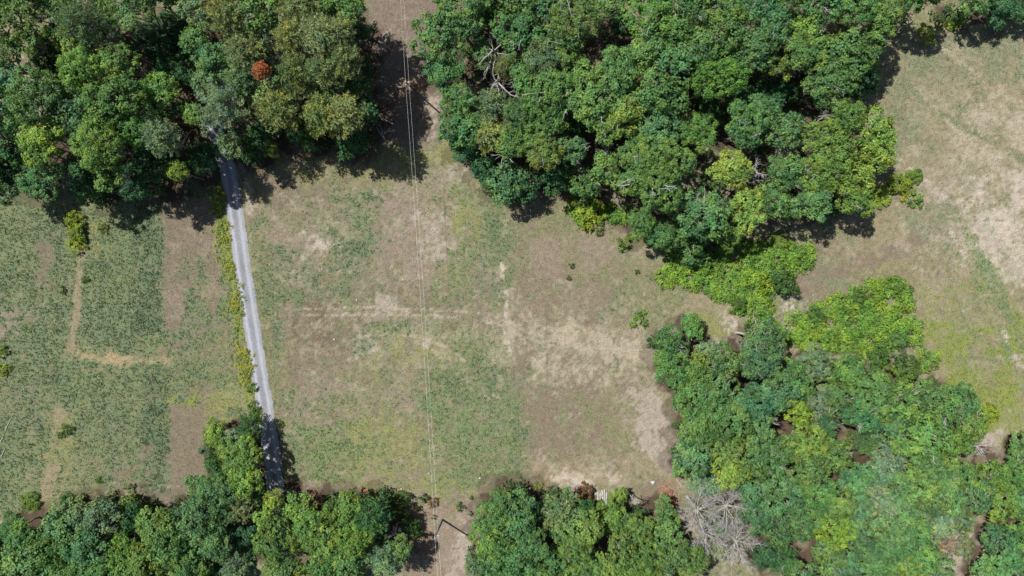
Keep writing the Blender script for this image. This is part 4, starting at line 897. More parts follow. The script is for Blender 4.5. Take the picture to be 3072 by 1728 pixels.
WIRES = [([(-20.22, 78.61, 9.0), (-17.32, 33.61, 9.0), (-12.54, -40.56, 9.0), (-9.64, -85.56, 9.0)],'left-hand power line wire running down the whole photo'),([(-19.76, 78.61, 8.31), (-16.86, 33.63, 8.31), (-12.08, -40.54, 8.31), (-9.18, -85.56, 8.31)],'right-hand lower power line wire running down the whole photo')]
LOGS = [
 ('fallen_branch',-88.38,-23.73,1.17,3.18,0.06,1,'long pale branch lying in weeds at the left edge','bare branches lying in the left field'),
 ('fallen_branch',-89.59,-26.55,1.07,1.20,0.07,1,'short curved pale branch at the left photo edge','bare branches lying in the left field'),
 ('fallen_branch',-89.38,-28.89,1.16,1.92,0.07,0,'straight pale branch lowest at the left photo edge','bare branches lying in the left field'),
 ('wooden_stake',-47.11,16.00,1.50,1.76,0.05,0,'thin white stake lying right of the road, upper one','stakes beside the road'),
 ('wooden_stake',-45.67,8.14,2.09,0.82,0.05,0,'short white stake lying right of the road, lower one','stakes beside the road'),
 ('fallen_log',-23.26,27.42,2.08,2.16,0.09,0,'leftmost grey trunk lying at the foot of the pine stand','fallen trunks in the shaded cutting'),
 ('fallen_log',-22.76,27.34,1.89,2.77,0.09,0,'second grey trunk lying at the foot of the pine stand','fallen trunks in the shaded cutting'),
 ('fallen_log',-21.50,27.51,-2.97,1.79,0.1,1,'short grey log lying crosswise at the foot of the pine stand','fallen trunks in the shaded cutting'),
 ('fallen_log',-21.91,29.32,2.65,2.12,0.09,2,'grey log with stubs just right of the pine stand','fallen trunks in the shaded cutting'),
 ('fallen_log',-23.44,30.49,2.22,2.72,0.09,1,'upper grey log at the right edge of the pine stand','fallen trunks in the shaded cutting'),
 ('fallen_log',63.26,-30.00,2.64,2.47,0.16,0,'white fallen log lying in the lower right scrub','logs in the lower right scrub'),
 ('fallen_log',82.62,-47.75,2.54,2.27,0.12,0,'pale split log near the bottom right corner','logs in the lower right scrub'),
 ('fallen_log',82.97,-47.23,2.58,2.21,0.09,0,'thinner pale pole beside the split log near bottom right corner','logs in the lower right scrub'),
 ('fallen_branch',29.06,-33.58,2.02,3.25,0.07,1,'pale branch lying right of the red-brown brush heap','bare branches lying in the main field'),
]
BOARDS = [(15.12,-36.8,0.02,0.05,1.9,0.3,'leftmost weathered board of the grey stack'),(15.53,-37.03,0.02,-0.02,2.2,0.28,'second weathered board from the left in the grey stack'),(15.94,-36.8,0.02,0.08,2.6,0.3,'middle weathered board of the grey stack'),(16.23,-36.68,0.09,0.0,2.6,0.26,'pale board lying on top of the grey stack'),(16.58,-37.03,0.02,-0.06,2.2,0.3,'rightmost weathered board of the grey stack'),(15.29,-36.33,0.09,1.3,1.5,0.2,'short board lying crosswise on the grey stack')]
ROCKS = [(24.73,-34.16,0.4,'white rock at the lower right of the main field'),(88.12,-26.13,0.6,'pale rock at the right edge of the bare patch'),(-14.59,-32.58,0.16,'small white rock beside the power wires'),(-5.62,-33.4,0.2,'small white rock near the lower field edge'),(-27.3,-2.11,0.18,'pale rock in the brown patch of the field'),(-31.23,-9.02,0.2,'pale rock left of the brown patch of the field'),(-19.45,-35.39,0.22,'white rock beside the dark shrubs of the lower clearing')]
BRUSH = (27.36,-36.09,1.7,2.2,'red-brown brush heap at the field edge beside the dead trees')


def dith(x, y, seed):
    n = .34 * vnoise(x, y, 2.1, seed) + .28 * vnoise(x, y, .8, seed + 3) + .38 * vnoise(x, y, .36, seed + 7)
    return 1 / (1 + np.exp(-(n - .5) / .085))
def field(x, y):
    x = np.asarray(x, float); y = np.asarray(y, float)
    n8 = fbm(x, y, 9, 1); n2 = fbm(x, y, 2.2, 2); n1 = fbm(x, y, .9, 4, 2); n3 = vnoise(x, y, .35, 6)
    pt = .45 * n2 + .3 * n1 + .25 * n3                      # patch noise
    col = np.tile(C['olive'], (len(x), 1))
    def lay(sel, wgt, key, seed, soft=.34):
        g = sstep(-soft, soft, wgt - dith(x[sel], y[sel], seed))[:, None]
        col[sel] = col[sel] * (1 - g) + C[key] * g
    al = np.arange(len(x))
    lay(al, .30 + .5 * (n8 - .5), 'straw', 51); lay(al, np.full(len(x), .22), 'pinkb', 57)
    lay(al, .24 + .8 * (fbm(x, y, 7, 9) - .5), 'weed', 63); lay(al, np.full(len(x), .12), 'strawl', 69); lay(al, np.full(len(x), .12), 'brownd', 66)
    sd0 = 70
    for pts, key, st, fe, am, pa in FIELD_PATCHES:
        sd0 += 3; fe = fe * 1.5; am = am * 1.5
        bx = [p[0] for p in pts]; by = [p[1] for p in pts]; mg = fe + am + .5
        sel = np.where((x > min(bx) - mg) & (x < max(bx) + mg) & (y > min(by) - mg) & (y < max(by) + mg))[0]
        if not len(sel): continue
        sd = poly_sd(x[sel], y[sel], pts) + am * 2 * (.6 * n2[sel] + .4 * n1[sel] - .5)
        ww = sstep(-fe, fe, sd) * st * (1 - pa * .65) * (.8 + .4 * n8[sel])
        lay(sel, ww, key, sd0)
    for pts, key, st, wd, pa in FIELD_LINES:
        sd0 += 3
        bx = [p[0] for p in pts]; by = [p[1] for p in pts]; mg = wd * 2 + .5
        sel = np.where((x > min(bx) - mg) & (x < max(bx) + mg) & (y > min(by) - mg) & (y < max(by) + mg))[0]
        if not len(sel): continue
        dd = line_d(x[sel], y[sel], pts) + wd * .9 * (n1[sel] - .5)
        ww = (1 - sstep(wd * .5, wd * 1.25, dd)) * st * (1 - pa * .8)
        lay(sel, ww, key, sd0)
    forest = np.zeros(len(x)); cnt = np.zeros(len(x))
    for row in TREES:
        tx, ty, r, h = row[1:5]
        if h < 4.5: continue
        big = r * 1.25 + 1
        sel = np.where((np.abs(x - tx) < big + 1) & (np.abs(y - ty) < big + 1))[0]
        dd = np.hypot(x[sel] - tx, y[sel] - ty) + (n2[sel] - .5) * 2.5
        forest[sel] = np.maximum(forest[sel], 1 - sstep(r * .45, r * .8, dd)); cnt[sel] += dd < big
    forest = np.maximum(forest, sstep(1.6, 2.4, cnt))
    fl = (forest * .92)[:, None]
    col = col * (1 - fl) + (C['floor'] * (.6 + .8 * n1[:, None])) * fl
    return col, forest, pt

gx = np.concatenate([-np.geomspace(100, 3000, 14)[::-1], np.linspace(-99, 99, 560), np.geomspace(100, 3000, 14)])
gy = np.concatenate([-np.geomspace(62, 3000, 14)[::-1], np.linspace(-61, 61, 346), np.geomspace(62, 3000, 14)])
X, Y = np.meshgrid(gx, gy); nx, ny = len(gx), len(gy)
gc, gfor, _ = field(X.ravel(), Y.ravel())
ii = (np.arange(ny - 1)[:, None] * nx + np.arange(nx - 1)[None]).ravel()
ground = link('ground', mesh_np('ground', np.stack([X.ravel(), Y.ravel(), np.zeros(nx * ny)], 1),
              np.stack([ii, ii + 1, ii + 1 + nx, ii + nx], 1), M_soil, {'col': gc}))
tag(ground, kind='structure', label='dry patchy field and woodland ground')

# gravel road: slightly crowned strip with ragged edges
def smooth_line(pts, step):
    P = np.array(pts, float); out = []
    for i in range(len(P) - 1):
        p0 = P[max(i - 1, 0)]; p1 = P[i]; p2 = P[i + 1]; p3 = P[min(i + 2, len(P) - 1)]
        n = max(2, int(np.linalg.norm(p2 - p1) / step))
        for k in range(n):
            u = k / n
            out.append(.5 * (2 * p1 + (p2 - p0) * u + (2 * p0 - 5 * p1 + 4 * p2 - p3) * u * u + (3 * p1 - p0 - 3 * p2 + p3) * u ** 3))
    out.append(P[-1]); return np.array(out)
RL = smooth_line(ROAD, .35)
tn = unit(np.gradient(RL, axis=0)); nr = np.stack([-tn[:, 1], tn[:, 0]], 1)
us = np.linspace(-1, 1, 15); V = []; TR = []
for i, p in enumerate(RL):
    wl = 1.42 + .3 * (vnoise(np.array([p[0]]), np.array([p[1]]), .8, 21)[0] - .5) + .3 * (vnoise(np.array([p[0]]), np.array([p[1]]), 4, 22)[0] - .5)
    wr = 1.42 + .3 * (vnoise(np.array([p[0]]), np.array([p[1]]), .8, 23)[0] - .5)
    for u in us:
        q = p + nr[i] * u * (wl if u > 0 else wr)
        V.append((q[0], q[1], .006 + .055 * (1 - u * u)))
        TR.append(math.exp(-((abs(u) - .52) / .2) ** 2) * .9 + (.25 if abs(u) > .85 else 0))
k = len(us); ii = (np.arange(len(RL) - 1)[:, None] * k + np.arange(k - 1)[None]).ravel()
road = link('gravel_road', mesh_np('gravel_road', V, np.stack([ii, ii + k, ii + k + 1, ii + 1], 1), M_gravel, {'track': TR}, True))
tag(road, kind='structure', label='single-lane grey gravel road')

# ---------------------------------------------------------------- grass and weeds on the field
def blades(px, py, col, hgt, spread, nb, width, rg):
    n = len(px); m = n * nb
    bx = np.repeat(px, nb); by = np.repeat(py, nb); h = np.repeat(hgt, nb) * rg.uniform(.6, 1.2, m); s = np.repeat(spread, nb) * rg.uniform(.4, 1.2, m)
    a = rg.uniform(0, 2 * np.pi, m); ca, sa = np.cos(a), np.sin(a)
    r0 = rg.uniform(0, .35, m) * s
    base = np.stack([bx + ca * r0, by + sa * r0, np.full(m, -.01)], 1)
    tip = np.stack([bx + ca * s, by + sa * s, h], 1)
    wv = np.stack([-sa, ca, np.zeros(m)], 1) * (np.repeat(width, nb) * rg.uniform(.7, 1.3, m))[:, None]
    mid = base * .45 + tip * .55; mid[:, 2] += h * .22
    V = np.stack([base, mid + wv, tip, mid - wv], 1).reshape(-1, 3)
    Fq = np.arange(m * 4).reshape(-1, 4)
    cc = np.repeat(np.repeat(col, nb, 0) * rg.uniform(.8, 1.2, (m, 1)), 4, 0)
    return V, Fq, cc, np.repeat(rg.random(m), 4)

NT = 175000
px = rng.uniform(-96, 96, NT); py = rng.uniform(-57, 57, NT)
tc, tf, tp = field(px, py)
lum = tc.mean(1); green = tc[:, 1] / (tc[:, 0] + 1e-5)
keep = (line_d(px, py, ROAD) > 1.45) & (rng.random(NT) > tf * .9) & (rng.random(NT) > np.clip((lum / ALB - .40) * 4, 0, .75))
px, py, tc, lum, green = px[keep], py[keep], tc[keep], lum[keep], green[keep]
gn = np.clip((green - .9) / .45, 0, 1)
hgt = .06 + .15 * gn * rng.uniform(.5, 1.2, len(px)); spr = .16 + .09 * gn
V, Fq, cc, ti = blades(px, py, tc * rng.uniform(.75, 1.6, (len(px), 1)), hgt, spr, 4, .035 + .04 * gn, rng)
tag(link('field_grass', mesh_np('field_grass', V, Fq, M_grass, {'col': cc, 'tint': ti})), 'dry straw and green weeds covering the mown field', 'grass', kind='stuff')

# ---------------------------------------------------------------- foliage builders
def leaf_quads(cen, nrm, size, rg, ratio=.62):
    n = len(cen); nrm = unit(nrm)
    t = unit(np.cross(nrm, rg.normal(size=(n, 3)))); b = np.cross(nrm, t)
    L = (size * rg.uniform(.7, 1.35, n))[:, None]; W = L * ratio * .5
    fold = nrm * L * .12
    return np.stack([cen - t * L * .5, cen + b * W - fold, cen + t * L * .5, cen - b * W - fold], 1).reshape(-1, 3)

def bunches(cc, rc, out, leaf, rg, dens=1.0, per=9, flat=.8, low=-.25, upb=.5):
    """cover clumps (centres cc, radii rc, outward dirs) with leaf rosettes"""
    P = []; Nn = []; T = []
    for c, r, o in zip(cc, rc, out):
        m = max(4, int(26 * r * r * dens)); d = unit(rg.normal(size=(m * 3, 3)))
        d = d[(d @ o) > low][:m]
        p = c + d * r * np.array([1, 1, flat]) * rg.uniform(.62, 1.16, (len(d), 1))
        ct = rg.uniform(.15, .7); bt = np.clip(ct + rg.normal(0, .14, len(d)), 0, 1)
        q = np.repeat(p, per, 0) + rg.normal(0, leaf * .55, (len(d) * per, 3))
        nn = np.repeat(d * .85 + np.array([-.05, .03, upb]), per, 0) + rg.normal(0, .40, (len(d) * per, 3))
        P.append(q); Nn.append(nn); T.append(np.clip(np.repeat(bt, per) + rg.normal(0, .12, len(d) * per), 0, 1))
    P = np.concatenate(P); Nn = np.concatenate(Nn); T = np.concatenate(T)
    V = leaf_quads(P, Nn, leaf, rg)
    return V, np.arange(len(V)).reshape(-1, 4), np.repeat(T, 4)

def broadleaf(R, seed, leaf=.36, dens=1.0, cl=(.5, .95)):
    """cauliflower crown: a few big lobes, each covered with leaf clumps; base at z=0"""
    rg = np.random.default_rng(seed); Hc = 1.2 * R
    nl = int(rg.integers(6, 9)) if R > 2.5 else 4
    lobes = [(np.array([rg.normal(0, .08) * R, rg.normal(0, .08) * R, Hc * .60]), .46 * R)]
    off = rg.uniform(0, 6.28)
    for k in range(nl):
        a = off + k * 6.283 / nl + rg.normal(0, .2); rl = R * rg.uniform(.26, .46); e = R * rg.uniform(.78, 1.2) - rl
        lobes.append((np.array([math.cos(a) * e, math.sin(a) * e, Hc * rg.uniform(.32, .66)]), rl))
    for k in range(nl // 2):
        a = rg.uniform(0, 6.28); e = R * rg.uniform(.25, .5); rl = R * rg.uniform(.24, .34)
        lobes.append((np.array([math.cos(a) * e, math.sin(a) * e, Hc - rl * rg.uniform(1.0, 1.25)]), rl))
    lo, hi = cl; hi = min(hi, .5 * R); lo = min(lo, .3 * R)
    pts = np.zeros((0, 3)); rad = np.zeros(0); out = []
    area = sum(l[1] ** 2 for l in lobes)
    for c, rl in lobes:
        tries = int(420 * rl * rl / area * max(1, R * R / 9)) + 25
        for _ in range(tries * 2):
            d = unit(rg.normal(size=3))
            if d[2] < -.45: continue
            rc = rg.uniform(lo, hi); p = c + d * np.array([1, 1, .85]) * (rl - rc * .35) * rg.uniform(.88, 1.06)
            if any(np.linalg.norm(p - c2) < r2 * .72 for c2, r2 in lobes if r2 != rl): continue
            if len(pts) and (np.linalg.norm(pts - p, axis=1) < (rad + rc) * .76).any(): continue
            pts = np.vstack([pts, p]); rad = np.append(rad, rc); out.append(unit(d + np.array([0, 0, .35])))
    return bunches(pts, rad, np.array(out), leaf, rg, dens, low=.0), Hc

def pine(R, seed, blade=.42, bare=.0):
    """whorled branches carrying needle tufts, base z=0, height about 1.5 R"""
    rg = np.random.default_rng(seed); Hc = 1.5 * R; tp = []; td = []; tb = []
    nw = 9
    for k in range(nw):
        z0 = Hc * (.12 + .84 * k / (nw - 1)); prof = math.sqrt(max(.05, 1 - ((z0 / Hc - .12) / .9) ** 2)) * R
        nb = int(rg.integers(6, 9)) if k < nw - 1 else 4; off = rg.uniform(0, 6.28)
        for j in range(nb):
            a = off + j * 6.283 / nb + rg.normal(0, .22); L = prof * rg.uniform(.72, 1.08)
            n = max(3, int(L / .34)); bt = rg.uniform(.2, .75)
            for i in range(n):
                u = (i + .7) / n
                if u < .22 and k < nw - 2: continue
                side = rg.normal(0, .13 * L * (1.1 - .5 * u)) * 1.0
                for sgn in (1, -1, .15):
                    r = L * u; wv = side * sgn + rg.normal(0, .16)
                    p = (math.cos(a) * r - math.sin(a) * wv, math.sin(a) * r + math.cos(a) * wv, z0 + .22 * L * u * u + rg.normal(0, .12))
                    tp.append(p); td.append((math.cos(a), math.sin(a), .75)); tb.append(bt)
    tp = np.array(tp); td = np.array(td); tb = np.array(tb); nbld = 9; m = len(tp) * nbld
    c = np.repeat(tp, nbld, 0); d = unit(np.repeat(td, nbld, 0) * .8 + rg.normal(0, .75, (m, 3)))
    L = blade * rg.uniform(.6, 1.25, m); sd = unit(np.cross(d, rg.normal(size=(m, 3)))) * .05
    V = np.stack([c + sd, c + d * L[:, None], c - sd], 1).reshape(-1, 3)
    T = np.clip(np.repeat(np.repeat(tb, nbld) + rg.normal(0, .16, m), 3), 0, 1)
    return (V, np.arange(len(V)).reshape(-1, 3), T), Hc

def tube(P, rad, sides=5):
    P = np.asarray(P, float); n = len(P); d = unit(np.gradient(P, axis=0))
    ref = np.where(np.abs(d[:, 2:3]) > .9, np.array([[1., 0, 0]]), np.array([[0, 0, 1.]]))
    u = unit(np.cross(d, ref)); v = np.cross(d, u); a = np.arange(sides) * 2 * np.pi / sides
    V = (P[:, None] + (u[:, None] * np.cos(a)[None, :, None] + v[:, None] * np.sin(a)[None, :, None]) * np.asarray(rad)[:, None, None]).reshape(-1, 3)
    i = (np.arange(n - 1)[:, None] * sides + np.arange(sides)[None]); j = (np.arange(n - 1)[:, None] * sides + (np.arange(sides) + 1) % sides)
    return V, np.stack([i.ravel(), j.ravel(), (j + sides).ravel(), (i + sides).ravel()], 1)
class Tubes:
    def __init__(s): s.V = []; s.F = []; s.n = 0
    def add(s, P, rad, sides=5):
        V, Fc = tube(P, rad, sides); s.V.append(V); s.F.append(Fc + s.n); s.n += len(V)
    def mesh(s, name, mat): return mesh_np(name, np.concatenate(s.V), np.concatenate(s.F), mat, smooth=True)

def crooked(p, d, L, rg, n=5, wob=.18, up=0.0):
    P = [np.array(p, float)]; d = np.array(d, float)
    for _ in range(n):
        d = unit(d + rg.normal(0, wob, 3) + np.array([0, 0, up])); P.append(P[-1] + d * L / n)
    return np.array(P)

# trunks are built one metre tall and one metre in crown radius, then scaled with the tree
def trunk_mesh(seed, conifer=False):
    rg = np.random.default_rng(seed); t = Tubes(); top = .97 if conifer else .78
    P = [(rg.normal(0, .02) * (k > 0), rg.normal(0, .02) * (k > 0), top * k / 6) for k in range(7)]
    t.add(P, [.075, .052, .046, .04, .033, .024, .012], 7)
    for k in range(14 if conifer else 9):
        z = rg.uniform(.42, .9) * top; a = k * 2.4 + rg.normal(0, .3); r = rg.uniform(.5, .85)
        q = [(math.cos(a + .12 * math.sin(3 * u)) * r * u, math.sin(a + .12 * math.sin(3 * u)) * r * u, z + (.06 if conifer else .17) * u * (1.3 - .5 * u)) for u in (0, .25, .5, .75, 1)]
        t.add(q, [.022, .018, .013, .009, .004], 4)
        for e in (1, -1):
            b0 = np.array(q[2]); dv = np.array([math.cos(a + e * .7), math.sin(a + e * .7), .35 * (not conifer)]) * r * .42
            t.add([b0, b0 + dv * .5 + np.array([0, 0, .015]), b0 + dv], [.011, .008, .004], 4)
    return t.mesh('conifer_trunk' if conifer else 'broadleaf_trunk', M_bark)
TRUNK_B = [trunk_mesh(s) for s in (1, 2, 3)]; TRUNK_C = [trunk_mesh(s, True) for s in (4, 5)]

BROAD = {}
for R, cnt in ((1.0, 3), (2.2, 4), (3.4, 6), (4.8, 6), (7.2, 2)):
    L = []
    for s in range(cnt):
        (V, Fq, T), Hc = broadleaf(R, int(R * 100) + s, leaf=.24 if R < 1.5 else (.29 if R < 3 else (.31, .27, .35)[s % 3]), dens=2.0 if R < 3 else (1.5, 1.9, 1.0)[s % 3], cl=(.4, .75) if R < 3 else ((.5, .95), (.38, .75), (.6, 1.15))[s % 3])
        L.append((mesh_np('broadleaf_crown', V, Fq, M_leaf, {'tint': T}), Hc))
    BROAD[R] = L
PINE = {}
for R, cnt in ((1.6, 2), (3.2, 4), (4.6, 3)):
    L = []
    for s in range(cnt):
        (V, Fq, T), Hc = pine(R, int(R * 77) + s, blade=.3 if R < 2 else .45)
        L.append((mesh_np('pine_crown', V, Fq, M_needle, {'tint': T}), Hc))
    PINE[R] = L

LOOK = {'o': ((.112, .216, .066), 'broadleaf_tree', 'tree'), 'b': ((.098, .205, .080), 'broadleaf_tree', 'tree'), 'l': ((.190, .300, .060), 'broadleaf_tree', 'tree'),
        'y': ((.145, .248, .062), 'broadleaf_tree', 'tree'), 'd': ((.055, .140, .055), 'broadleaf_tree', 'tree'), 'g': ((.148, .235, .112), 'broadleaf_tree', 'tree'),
        'p': ((.235, .300, .120), 'pine_tree', 'pine tree'), 'w': ((.190, .290, .150), 'pine_tree', 'pine tree'), 'k': ((.085, .180, .064), 'conifer_tree', 'conifer'),
        'r': ((.42, .16, .075), 'pine_tree', 'pine tree')}
GROUP = {'broadleaf_tree': 'broadleaf trees of the woods around the field', 'pine_tree': 'pines among the woods', 'conifer_tree': 'dark conifers along the wood edges'}
def jitter(c, a):
    f = 1 + rng.normal(0, a); return tuple(np.clip([c[0] * f * (1 + rng.normal(0, a * .7)), c[1] * f, c[2] * f * (1 + rng.normal(0, a))], .01, .6)) + (1,)
def twig_mesh(seed):
    rg = np.random.default_rng(seed); t = Tubes()
    for k in range(6):
        a = rg.uniform(0, 6.28); e = rg.uniform(.15, .7); b = np.array([math.cos(a) * e, math.sin(a) * e, rg.uniform(.55, .85) * math.sqrt(1 - .5 * e * e)])
        d = unit(np.array([math.cos(a) + rg.normal(0, .5), math.sin(a) + rg.normal(0, .5), rg.uniform(.3, .9)]))
        B = crooked(b, d, rg.uniform(.28, .5), rg, 5, .25); t.add(B, np.linspace(.013, .006, 6), 4)
        for j in range(4):
            q = B[rg.integers(1, 6)]; t.add(crooked(q, unit(d + rg.normal(0, .7, 3)), rg.uniform(.1, .24), rg, 3, .2), [.007, .006, .005, .003], 3)
    return t.mesh('bare_twigs', M_dead)
TWIGS = [twig_mesh(300 + k) for k in range(5)]
counter = 0
def plant(kind, x, y, r, h, label):
    global counter
    col, name, cat = LOOK[kind]; con = kind in 'pwkr'
    lib = PINE if con else BROAD
    R = min(lib, key=lambda q: abs(math.log(q / r))); me, Hc = lib[R][counter % len(lib[R])]; counter += 1
    s = r / R; sz = s * rng.uniform(.9, 1.15)
    if Hc * sz > h * .93: sz = h * .93 / Hc
    root = link(name, None, loc=(x, y, 0)); root.empty_display_size = .5
    root.rotation_euler = (0, 0, rng.uniform(0, 6.283))
    tag(root, label, cat, GROUP[name])
    tm = (TRUNK_C if con else TRUNK_B)[counter % (2 if con else 3)]
    link('trunk', tm, root, scale=(r, r, h))
    cr = link('crown', me, root, loc=(0, 0, h - Hc * sz), scale=(s * rng.uniform(.86, 1.16), s * rng.uniform(.86, 1.16), sz))
    if kind in 'obyg' and x > -5 and rng.random() < .42: tag(link('bare_twigs', TWIGS[counter % 5], root, loc=(0, 0, h - Hc * sz), scale=(r, r, Hc * sz * 1.05)), kind='stuff')
    cr.color = jitter(np.array(col) * (1.1 if h <= 7 and kind in 'obg' else 1), .09)  # sun hotspot put into the colour: low trees get paler leaves
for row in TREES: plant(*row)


# ---------------------------------------------------------------- shrubs
SLOOK = {'dark': (.085, .165, .045), 'green': (.125, .21, .045), 'lime': (.20, .28, .04), 'grey': (.15, .20, .10), 'rust': (.22, .13, .07), 'tan': (.27, .24, .19)}
for look, x, y, r, h, label in SHRUBS:
    lib = BROAD; R = 1.0 if r < 1.5 else 2.2; me, Hc = lib[R][counter % len(lib[R])]; counter += 1
    root = link('shrub', None, loc=(x, y, 0)); root.rotation_euler = (0, 0, rng.uniform(0, 6.28)); root.empty_display_size = .3
    tag(root, label, 'shrub', 'shrubs scattered along the edges')
    link('stem', TRUNK_B[counter % 3], root, scale=(r * .6, r * .6, h * .7))
    cr = link('foliage', me, root, loc=(0, 0, -.06 * h), scale=(r / R, r / R, h * 1.06 / Hc)); cr.color = jitter(SLOOK[look], .08)

# ---------------------------------------------------------------- bare dead trees
def dead_tree(style, x, y, r, h, label):
    global counter
    counter += 1; rg = np.random.default_rng(900 + counter)
    root = link('dead_tree', None, loc=(x, y, 0)); tag(root, label, 'dead tree', 'bare dead trees in the woods'); root.empty_display_size = .5
    t = Tubes(); zt = h * {'a': .55, 'b': .8, 'c': .75, 'd': .7, 'e': .93}[style]
    P = crooked((0, 0, 0), (0, 0, 1), zt, rg, 6, .05)
    r *= 1.12; rb = .03 * r + .05; t.add(P, np.linspace(rb * 1.5, rb * .75, 7), 7); link('trunk', t.mesh('dead_trunk', M_dead), root)
    nl, sub, tw = {'a': (15, 8, 7), 'b': (7, 5, 4), 'c': (6, 5, 4), 'd': (7, 6, 5), 'e': (11, 1, 0)}[style]
    off = rg.uniform(0, 6.28)
    for k in range(nl):
        L = Tubes(); a = off + k * 6.283 / nl + rg.normal(0, .25); el = rg.uniform(.15, .75) if style != 'e' else rg.uniform(-.05, .5)
        z0 = zt * (rg.uniform(.8, 1.0) if style != 'e' else rg.uniform(.93, 1.0))
        base = P[-1] * (z0 / zt); base = np.array([base[0], base[1], z0])
        Ln = r * rg.uniform(.75, 1.1); d = np.array([math.cos(a), math.sin(a), el])
        B = crooked(base, unit(d), Ln, rg, 7, {'a': .13, 'b': .2, 'c': .26, 'd': .28, 'e': .07}[style], .03)
        r0 = rb * rg.uniform(.45, .7) * (.6 if style == 'a' else .85); L.add(B, np.linspace(r0, max(.02, r0 * .3), 8), 5)
        for j in range(sub):
            u = rg.uniform(.25, .95); q = B[int(u * 7)]; dd = unit(unit(B[min(7, int(u * 7) + 1)] - q) + rg.normal(0, .55, 3) + np.array([0, 0, .12]))
            S = crooked(q, dd, Ln * rg.uniform(.32, .62) * (1.15 - .5 * u), rg, 5, .22, .03); r1 = max(.022, r0 * .42)
            L.add(S, np.linspace(r1, .014, 6), 4)
            for i in range(tw):
                v = rg.uniform(.2, 1.0); q2 = S[min(5, int(v * 5))]; d2 = unit(dd + rg.normal(0, .6, 3))
                W = crooked(q2, d2, Ln * rg.uniform(.12, .3), rg, 3, .2); L.add(W, np.linspace(.016, .009, 4), 3)
        link('limb', L.mesh('dead_limb', M_dead), root)
for row in DEAD: dead_tree(*row)

# ---------------------------------------------------------------- bramble thickets (masses nobody could count) and roadside weeds
def mound_mass(name, polys, label, heights, col, seed, spacing=.85, cat='thicket'):
    rg = np.random.default_rng(seed); cc = []; rc = []
    for pts, hm in zip(polys, heights):
        xs = [p[0] for p in pts]; ys = [p[1] for p in pts]; area = (max(xs) - min(xs)) * (max(ys) - min(ys))
        n = int(area / (spacing * spacing)); x = rg.uniform(min(xs), max(xs), n); y = rg.uniform(min(ys), max(ys), n)
        sd = poly_sd(x, y, pts) + 1.6 * (fbm(x, y, 2.5, 31) - .5); ok = (sd > 0) & (fbm(x, y, 4, 33) + np.clip(sd, 0, 2) * .2 > .36)
        x, y, sd = x[ok], y[ok], sd[ok]
        h = .8 * hm * (.45 + .55 * np.clip(sd / 2.2, 0, 1)) * (.55 + .9 * fbm(x, y, 3, 32))
        r = rg.uniform(.4, 1.1, len(x)); h = h * rg.uniform(.6, 1.3, len(x)); cc.append(np.stack([x, y, np.maximum(h - r * .55, r * .25)], 1)); rc.append(r)
    cc = np.concatenate(cc); rc = np.concatenate(rc)
    out = np.tile([0, 0, 1.], (len(cc), 1))
    V, Fq, T = bunches(cc, rc, out, .30, rg, 1.1, 6, .75, upb=.6)
    V[:, 2] = np.maximum(V[:, 2], .01)
    o = link(name, mesh_np(name, V, Fq, M_leaf, {'tint': T})); o.color = (*col, 1)
    tag(o, label, cat, kind='stuff')
for name, polys, label, hs, col, seed in THICKETS: mound_mass(name, polys, label, hs, col, seed)

# understory saplings and ground cover under the taller woods
def understory():
    rg = np.random.default_rng(88); n = 9000; x = rg.uniform(-95, 95, n); y = rg.uniform(-56, 56, n); f = np.zeros(n); top = np.zeros(n)
    for row in TREES:
        tx, ty, r, h = row[1:5]
        if h < 8: continue
        d = np.hypot(x - tx, y - ty); g = d < r * .78; f[g] = 1; top[g] = np.maximum(top[g], h)
    ok = (f > 0) & (line_d(x, y, ROAD) > 2.6) & (fbm(x, y, 6, 71) > .36)
    x, y, top = x[ok], y[ok], top[ok]; r = rg.uniform(.6, 1.2, len(x))
    z = rg.uniform(.2, .28, len(x)) * top * rg.random(len(x)) + r * .4
    V, Fq, T = bunches(np.stack([x, y, z], 1), r, np.tile([0, 0, 1.], (len(x), 1)), .42, rg, .55, 5, .6); V[:, 2] = np.maximum(V[:, 2], .01)
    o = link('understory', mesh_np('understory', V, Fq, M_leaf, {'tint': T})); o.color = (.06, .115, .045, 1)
    tag(o, 'dark leafy understory on the floor of the woods', 'undergrowth', kind='stuff')
understory()

# roadside weeds: along the left edge of the gravel
def roadside():
    rg = np.random.default_rng(77); L = smooth_line(VERGE, .3); n = 1500; cc = []; rc = []
    for _ in range(n):
        i = rg.integers(0, len(L)); off = rg.normal(0, .75); p = L[i] + rg.normal(0, .1, 2) + np.array([off, -.12 * off])
        if vnoise(np.array([p[0]]), np.array([p[1]]), 3.2, 41)[0] < .36: continue
        r = rg.uniform(.1, .26); cc.append((p[0], p[1], r * .5 + rg.uniform(0, .15))); rc.append(r)
    out = np.tile([0, 0, 1.], (len(cc), 1))
    V, Fq, T = bunches(np.array(cc), np.array(rc), out, .18, rg, 3.0, 5, .55, upb=.9); V[:, 2] = np.maximum(V[:, 2], .01)
    o = link('roadside_weeds', mesh_np('roadside_weeds', V, Fq, M_leaf, {'tint': T})); o.color = (.245, .295, .075, 1)
    tag(o, 'yellow-green weeds growing along the left edge of the gravel road', 'weeds', kind='stuff')
roadside()

